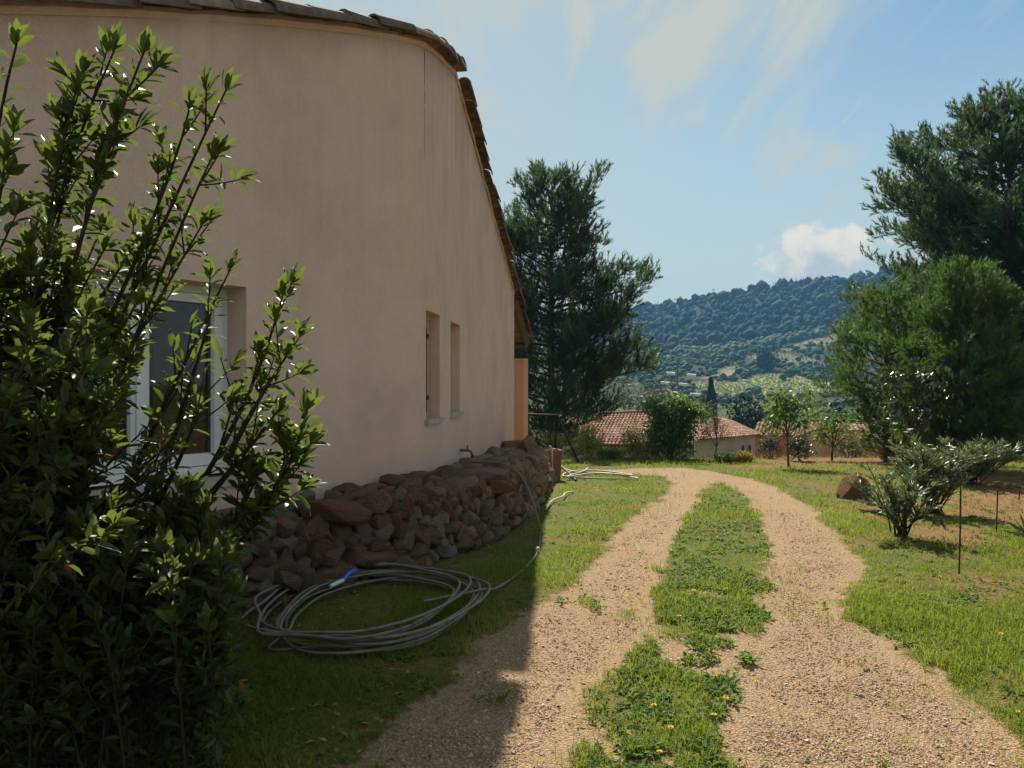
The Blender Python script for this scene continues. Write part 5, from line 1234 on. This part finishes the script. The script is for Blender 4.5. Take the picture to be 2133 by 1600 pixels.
# ------------------------------------------------------------------ the big laurel shrub by the window
def build_shrub():
    b = Vector((-1.85, 3.0, 0.0)); rt = thing('laurel_shrub', 'big glossy leaved laurel shrub in front of the house window', 'shrub', b)
    tm = MB(); pos = []; dr = []; ti = []; ln = []
    LIT = .5
    def twig(pts, r0, r1, t0=.12, step=.016, size=.05, tint=.45, side=0, tipn=6):
        step = step * 1.28; size = size * 1.42
        pts = np.asarray(pts); tm.tube(pts, np.linspace(r0, r1, len(pts)), 5, cap=False)
        seg = np.linalg.norm(np.diff(pts, axis=0), axis=1); L = seg.sum(); cum = np.concatenate([[0], np.cumsum(seg)]); k = RNG.uniform(0, 6)
        for s in np.arange(L * t0, L, step):
            i = min(int(np.searchsorted(cum, s) - 1), len(pts) - 2); i = max(i, 0); f = (s - cum[i]) / seg[i]; p = pts[i] + (pts[i + 1] - pts[i]) * f; tg = unit(pts[i + 1] - pts[i])
            k += 2.399; a = np.cross(tg, [.3, .2, 1.]); a = unit(a); c = np.cross(tg, a); rad = a * math.cos(k) + c * math.sin(k)
            pos.append(p + rad * r1); dr.append(unit(tg * RNG.uniform(.20, .75) + rad * RNG.uniform(.75, 1.1) + RNG.normal(0, .18, 3))); ti.append(np.clip(RNG.normal(tint, .17), 0, .95)); ln.append(size * RNG.uniform(.72, 1.18))
        tg = unit(pts[-1] - pts[-2])
        for q in range(tipn):
            a = q * 2.399; o = unit(np.cross(tg, [.3, .2, 1.])); c = np.cross(tg, o); rad = o * math.cos(a) + c * math.sin(a)
            pos.append(pts[-1] - tg * .004 * q); dr.append(unit(tg + rad * (.2 + .09 * q))); ti.append(np.clip(RNG.normal(tint + .32, .1), 0, .95)); ln.append(size * RNG.uniform(.95, 1.3))
    def stem(a, m, c, sub, size=.05, tint=.45, r=.014):
        pts = bez(a, m, c, 12); twig(pts, r, .003, .16, .018, size, tint)
        for q in range(sub):
            i = int(RNG.integers(4, 11)); tg = unit(pts[min(i + 1, 11)] - pts[i]); d = unit(tg * 1.0 + RNG.normal(0, .42, 3) + [0, 0, .12]); L = RNG.uniform(.10, .26) * (1.3 - i / 16)
            twig(bez(pts[i], pts[i] + d * L * .5, pts[i] + d * L + [0, 0, L * .12], 6), .004, .002, .12, .015, size, tint, tipn=6)
    B = np.array([-2.25, 3.05, 0.0])
    def S(tip, Y, mid=None, Ym=None, sub=7, root=None, size=.047, tint=.45, r=.014):
        t = np.array(P(*tip, Y)); a = B + RNG.normal(0, .14, 3) * [1, 1, 0] if root is None else np.array(root); a[2] = max(a[2], float(zg(a[0], a[1])))
        m = np.array(P(*mid, Ym or Y)) if mid else a * .45 + t * .55 + np.array([-.16, 0, .10]); stem(a, m, t, sub, size, tint, r)
    # long shoots that make the outline
    S((240, 100), 2.35, (-10, 640), 2.5, 13); S((300, 108), 2.3, (110, 560), 2.4, 12); S((160, 185), 2.3, (30, 620), 2.5, 11); S((178, 250), 2.4, (90, 560), 2.6, 10); S((215, 330), 2.4, (120, 640), 2.6, 8)
    S((472, 185), 2.6, (250, 640), 2.7, 12); S((396, 220), 2.6, (330, 540), 2.6, 7); S((445, 320), 2.65, (290, 640), 2.7, 10); S((420, 470), 2.7, (240, 780), 2.75, 9); S((35, 90), 2.2, (-60, 420), 2.4, 6); S((15, 320), 2.1, (-40, 640), 2.4, 8); S((-40, 180), 2.2, None, None, 7)
    S((590, 612), 2.75, (520, 880), 2.85, 7, P(330, 1140, 3.0)); S((598, 738), 2.75, (520, 860), 2.8, 4, P(470, 960, 2.85)); S((582, 850), 2.8, (500, 960), 2.85, 4, P(430, 1040, 2.9)); S((625, 915), 2.75, (560, 1040), 2.8, 5, P(470, 1180, 3.0), .06); S((608, 960), 2.8, (540, 1080), 2.8, 5, P(450, 1200, 3.0), .06); S((540, 985), 2.85, (490, 1090), 2.85, 4, P(420, 1200, 3.0), .06)
    S((440, 650), 2.7, (400, 800), 2.8, 4, P(330, 1000, 3.0)); S((420, 840), 2.7, (380, 960), 2.75, 5, P(300, 1100, 3.0)); S((480, 560), 2.8, (350, 820), 2.85, 5, P(250, 1050, 3.0))
    # filling shoots
    for q in range(110):
        v = RNG.random(); px = RNG.uniform(-140, 270 + 200 * v); py = 500 + 620 * v + RNG.normal(0, 60)
        if px > 300 and py < 560: py += 180
        if 260 < px < 450 and 610 < py < 930 and RNG.random() < .9: px -= 190
        Y = RNG.uniform(2.05, 3.0); S((px, py), Y, None, None, RNG.integers(4, 8), None, .046, RNG.uniform(.3, .55), .010)
    for q in range(170):                                 # lower skirt, spreading along the bank
        px = RNG.uniform(-160, 490); py = RNG.uniform(1060, 1330) + max(0, (260 - px)) * .5; px = min(px, 470 - max(0, py - 1280) * 1.25); Y = RNG.uniform(2.3, 3.9)
        t = np.array(P(px, min(py, 1560), Y)); 
        if t[2] < .06: t[2] = .06 + RNG.uniform(0, .3)
        a = np.array([t[0] * .8 - .35 + RNG.normal(0, .1), min(Y + .2, 3.6), 0.0]); a[2] = float(zg(a[0], a[1])); stem(a, (a + t) / 2 + [0, 0, .05], t, int(RNG.integers(4, 8)), .05, RNG.uniform(.2, .5), .006)
    tm.build('branches', M['twig'], rt, smooth=True)
    pos = np.array(pos); dr = np.array(dr); ti = np.array(ti); ln = np.array(ln); n = len(pos); print('shrub leaves', n)
    # keep leaves off the ground and out of the wall
    ok = (pos[:, 2] > .02)
    qx = pos[:, 0] / pos[:, 1] * F + CX; qy = CY - (pos[:, 2] - CAMZ) / pos[:, 1] * F      # the growth is thin before the window's right leaf
    ok &= ~((qx > 290) & (qx < 480) & (qy > 600) & (qy < 985) & (RNG.random(n) < .64))
    pos, dr, ti, ln = pos[ok], dr[ok], ti[ok], ln[ok]; n = len(pos)
    ti = np.where(RNG.random(n) < .004, .99, np.minimum(ti, .93))
    Rm = frames(dr, up=(0, 0, 1.1), jit=.55)
    size = ln / pos[:, 1]; px = pos[:, 0] / pos[:, 1] * F + CX; vis = (px > 0) & (px < 700) & (pos[:, 2] > .1)
    order = np.argsort(np.where(vis, size, 0))[::-1]; near = order[:296]; rest = order[296:]
    mb = MB(); mb.add(*LEAF); o = mb.build('leaf', M['laurel_leaf'], smooth=True); LM = o.data; bpy.data.objects.remove(o)
    for k in near: inst('leaf', LM, rt, pos[k], Rm[k], (ln[k],) * 3)
    L2 = leaf_t(rows=((0, .05), (.3, .8), (.66, .85), (1, 0))); mb = MB(); mb.scat(L2[0], L2[1], pos[rest], Rm[rest], ln[rest], ti[rest]); o = mb.build('foliage', M['laurel'], rt, smooth=True); o['kind'] = 'stuff'
RNG = np.random.default_rng(23)
build_shrub()
RNG = np.random.default_rng(24)

# ------------------------------------------------------------------ grass, weeds, pebbles, flowers
def sample(n, ymin, ymax, pw=1.0):
    u = RNG.random(n); y = ymin * (ymax / ymin) ** u if pw == 1 else (ymin ** (1 - pw) + u * (ymax ** (1 - pw) - ymin ** (1 - pw))) ** (1 / (1 - pw))
    x = RNG.uniform(-.88, .88, n) * y; return x, y
def outside_house(x, y):
    bx_ = np.interp(y, bpts[:, 1], bpts[:, 0]); return x > bx_ + .04
def build_grass():
    x, y = sample(520000, 2.6, 21, 1.25)
    c = cover(x, y); so = soil(x, y); pt = fbm(x, y, 1.6, 61); fine = fbm(x, y, 5, 63); sh = shadeside(x, y)
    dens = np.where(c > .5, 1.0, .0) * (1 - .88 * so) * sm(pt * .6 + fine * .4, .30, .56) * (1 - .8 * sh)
    md = inside(MEDIAN, x, y); dens = dens * np.where(md, .75, 1)
    dens = np.maximum(dens, .10 * (c > .5)); dens = np.where((c < .5), .012 + .10 * sm(fbm(x, y, 2.6, 91), .58, .72), dens)
    k = (RNG.random(len(x)) < dens) & outside_house(x, y); x, y, pt = x[k], y[k], pt[k]; n = len(x); print('blades', n)
    z = zg(x, y) - .006; h = RNG.uniform(.016, .058, n) * (1 + .9 * (RNG.random(n) < .05)) * (.75 + .8 * sm(pt, .4, .7)) * np.interp(y, [3, 10, 20], [.9, 1.1, 1.5]); w = np.interp(y, [2.6, 6, 12, 21], [.0032, .0045, .008, .013]) * RNG.uniform(.7, 1.3, n)
    a = RNG.uniform(0, 6.283, n); ln_ = RNG.uniform(.2, 1.15, n); b_ = RNG.uniform(0, 6.283, n)
    base = np.stack([x, y, z], 1); sd = np.stack([np.cos(a), np.sin(a), 0 * a], 1) * (w / 2)[:, None]; lean = np.stack([np.cos(b_), np.sin(b_), 0 * a], 1) * (h * ln_)[:, None]; up = np.array([0, 0, 1.])
    p0, p1 = base - sd, base + sd; m = base + lean * .35 + up * (h * .65)[:, None]; p2, p3 = m - sd * .8, m + sd * .8; p4 = base + lean + up * (h * np.maximum(.35, 1 - .45 * ln_))[:, None]
    V = np.stack([p0, p1, p3, p2, p4], 1).reshape(-1, 3); o = np.arange(n)[:, None] * 5
    t = np.clip(.42 + .5 * (fbm(x, y, .8, 71) - .5) + RNG.normal(0, .16, n) + .45 * (RNG.random(n) < .07) + .42 * sm(fbm(x, y, 1.1, 77), .54, .68), 0, 1)
    mb = MB(); mb.add(V, o + np.array([[0, 1, 2, 3]]), np.repeat(t, 5)); mb.add(np.zeros((0, 3)), np.zeros((0, 3), int), np.zeros(0)); mb.F.append((o + np.array([[3, 2, 4]]))); 
    ob = mb.build('grass', M['grass']); tag(ob, 'short green grass over the yard and the strip between the wheel tracks', 'grass', kind='stuff')
build_grass()
def build_weeds():
    V, T = LEAF_S; V = V * np.array([1, 1, 2.0])
    mb = MB(); px_ = []; 
    x, y = sample(110000, 2.8, 18, 1.3); c = cover(x, y); md = inside(MEDIAN, x, y) & (c > .5)
    cl = fbm(x, y, 2.0, 81); gr = soil(x, y)
    d = np.where(md, .62 * sm(cl, .36, .58), 0) + np.where((c > .5) & ~md, .10 * sm(cl, .46, .66) + .10 * gr, 0) + np.where(c < .5, .0006, 0)
    k = (RNG.random(len(x)) < d) & outside_house(x, y); x, y = x[k], y[k]; 
    if len(x) > 11000: x, y = x[:11000], y[:11000]
    print('weeds', len(x)); P_ = []; D = []; S_ = []; Tn = []
    for i in range(len(x)):
        m = RNG.integers(5, 11); s = RNG.uniform(.02, .05); z = float(zg(x[i], y[i])); t0 = RNG.normal(.45, .2)
        for q in range(m):
            a = RNG.uniform(0, 6.283); P_.append((x[i] + RNG.normal(0, .02), y[i] + RNG.normal(0, .02), z - .002)); D.append((math.cos(a), math.sin(a), RNG.uniform(.15, 1.2))); S_.append(s * RNG.uniform(.6, 1.3)); Tn.append(np.clip(t0 + RNG.normal(0, .12), 0, 1))
    mb.scat(V, T, P_, frames(np.array(D), up=(0, 0, 1.2), jit=.35), np.array(S_), Tn)
    o = mb.build('weeds', M['weed'], smooth=True); tag(o, 'leafy green weeds in clumps along the middle of the drive', 'weeds', kind='stuff')
    # pebbles
    x, y = sample(150000, 2.7, 9.5, 1.8); c = cover(x, y); k = (c < .5) & (RNG.random(len(x)) < .8); x, y = x[k], y[k]; n = min(len(x), 62000); x, y = x[:n], y[:n]; print('pebbles', n)
    Vp = np.array([[1, 0, 0], [0, 1, 0], [-1, 0, 0], [0, -1, 0], [.35, .3, .55], [-.3, -.2, .6], [0, 0, -.6]]); Tp = np.array([[0, 1, 4], [1, 2, 4], [2, 5, 4], [2, 3, 5], [3, 0, 5], [0, 4, 5], [1, 0, 6], [2, 1, 6], [3, 2, 6], [0, 3, 6]])
    s = RNG.uniform(.0025, .0068, n) * np.interp(y, [3, 9], [1, 1.5]); s[RNG.random(n) < .025] *= 2.0; d = np.stack([np.cos(q := RNG.uniform(0, 6.283, n)), np.sin(q), RNG.normal(0, .25, n)], 1)
    mb = MB(); mb.scat(Vp, Tp, np.stack([x, y, zg(x, y) - .02 + s * .25], 1), frames(d, up=(0, 0, 1.5), jit=.4), np.stack([s * RNG.uniform(.6, 1, n), s * RNG.uniform(.9, 1.5, n), s * RNG.uniform(.6, 1.1, n)], 1), RNG.random(n))
    m, nt, b, o_ = mat_base('pebble'); col = ramp(nt, attr(nt).outputs['Fac'], [(0, (.27, .175, .10)), (.4, (.38, .255, .15)), (.75, (.46, .33, .21)), (.95, (.55, .44, .32)), (1, (.32, .25, .19))]); nt.links.new(col, b.inputs['Base Color']); b.inputs['Roughness'].default_value = .9
    o = mb.build('gravel', m); tag(o, 'loose tan gravel chips on the wheel tracks', 'gravel', kind='stuff')
build_weeds()
def build_flowers():
    me_s = None
    mb = MB()
    for ring, n, el in ((1, 12, .25), (.75, 10, .7), (.4, 7, 1.6)):
        a = np.arange(n) * 6.283 / n + ring; d = np.stack([np.cos(a), np.sin(a), el + 0 * a], 1); mb.scat(LANCE[0] * [1.9, 1, 1], LANCE[1], np.zeros((n, 3)), frames(d, up=(0, 0, 1), jit=.1), np.full(n, .019 * (.6 + .4 * ring)), np.full(n, .5))
    o = mb.build('flower_head', M['petal']); head = o.data; bpy.data.objects.remove(o)
    mb = MB(); mb.tube([(0, 0, 0), (.004, 0, .03), (0, 0, .058)], .0022, 5); o = mb.build('stem', M['weed']); st = o.data; bpy.data.objects.remove(o)
    for px, py in [(1445, 1245), (1512, 1240), (1415, 1300), (1512, 1298), (1362, 1492), (1397, 1538), (1374, 1588), (1512, 1478), (1487, 1512), (1576, 1436), (1490, 1425), (2085, 1337), (2120, 1500), (1958, 1212)]:
        b = G(px, py); rt = thing('dandelion', 'small yellow dandelion flower standing among the weeds', 'flower', b, 'dandelions in the weeds'); s = RNG.uniform(.6, .95)
        inst('stem', st, rt, b, None, (1, 1, s)); inst('flower_head', head, rt, b + Vector((0, 0, .056 * s)), np.array(Matrix.Rotation(RNG.normal(0, .3), 3, 'X')), (s, s, s))
build_flowers()
def build_litter():
    n = 2600; x = RNG.uniform(-3.4, -.3, n); y = RNG.uniform(2.7, 5.6, n); k = outside_house(x, y) & (RNG.random(n) < sm(x + .3 * (y - 3), .2, -1.3)); x, y = x[k], y[k]
    x2, y2 = sample(900, 2.8, 12); x = np.concatenate([x, x2]); y = np.concatenate([y, y2]); k = outside_house(x, y); x, y = x[k], y[k]; n = len(x)
    a = RNG.uniform(0, 6.283, n); mb = MB(); mb.scat(LEAF_S[0], LEAF_S[1], np.stack([x, y, zg(x, y) + .008], 1), frames(np.stack([np.cos(a), np.sin(a), RNG.normal(0, .2, n)], 1), up=(0, 0, 1.5), jit=.4), RNG.uniform(.02, .05, n), RNG.random(n))
    m = leafmat('dead_leaves', [(0, (.10, .06, .03)), (.5, (.20, .13, .06)), (1, (.34, .25, .12))], .15, .8, .2, (.3, .2, .08))
    o = mb.build('leaf_litter', m); tag(o, 'dry brown fallen leaves under the shrub and over the yard', 'leaves', kind='stuff')
build_litter()

# ------------------------------------------------------------------ air
def build_haze():
    mb = MB(); zt = 150.0; zb = -40.0
    mb.box((0, 0, (zt + zb) / 2), (2440, 2440, zt - zb)); o = mb.build('haze'); o['kind'] = 'stuff'
    m = bpy.data.materials.new('haze_air'); m.use_nodes = True; nt = m.node_tree; nt.nodes.remove(nt.nodes['Principled BSDF'])
    v = nd(nt, 'ShaderNodeVolumePrincipled'); v.inputs['Density'].default_value = .00033; v.inputs['Color'].default_value = (.22, .56, 1.0, 1); v.inputs['Anisotropy'].default_value = .0
    nt.links.new(v.outputs[0], nt.nodes['Material Output'].inputs['Volume']); o.data.materials.append(m)
    tag(o, 'thin bluish haze over the valley and the far hill', 'haze')
build_haze()
print('tris', sum(len(p.vertices) - 2 for o in SC.objects if o.type == 'MESH' and o.data.users == 1 for p in o.data.polygons) if False else '-')
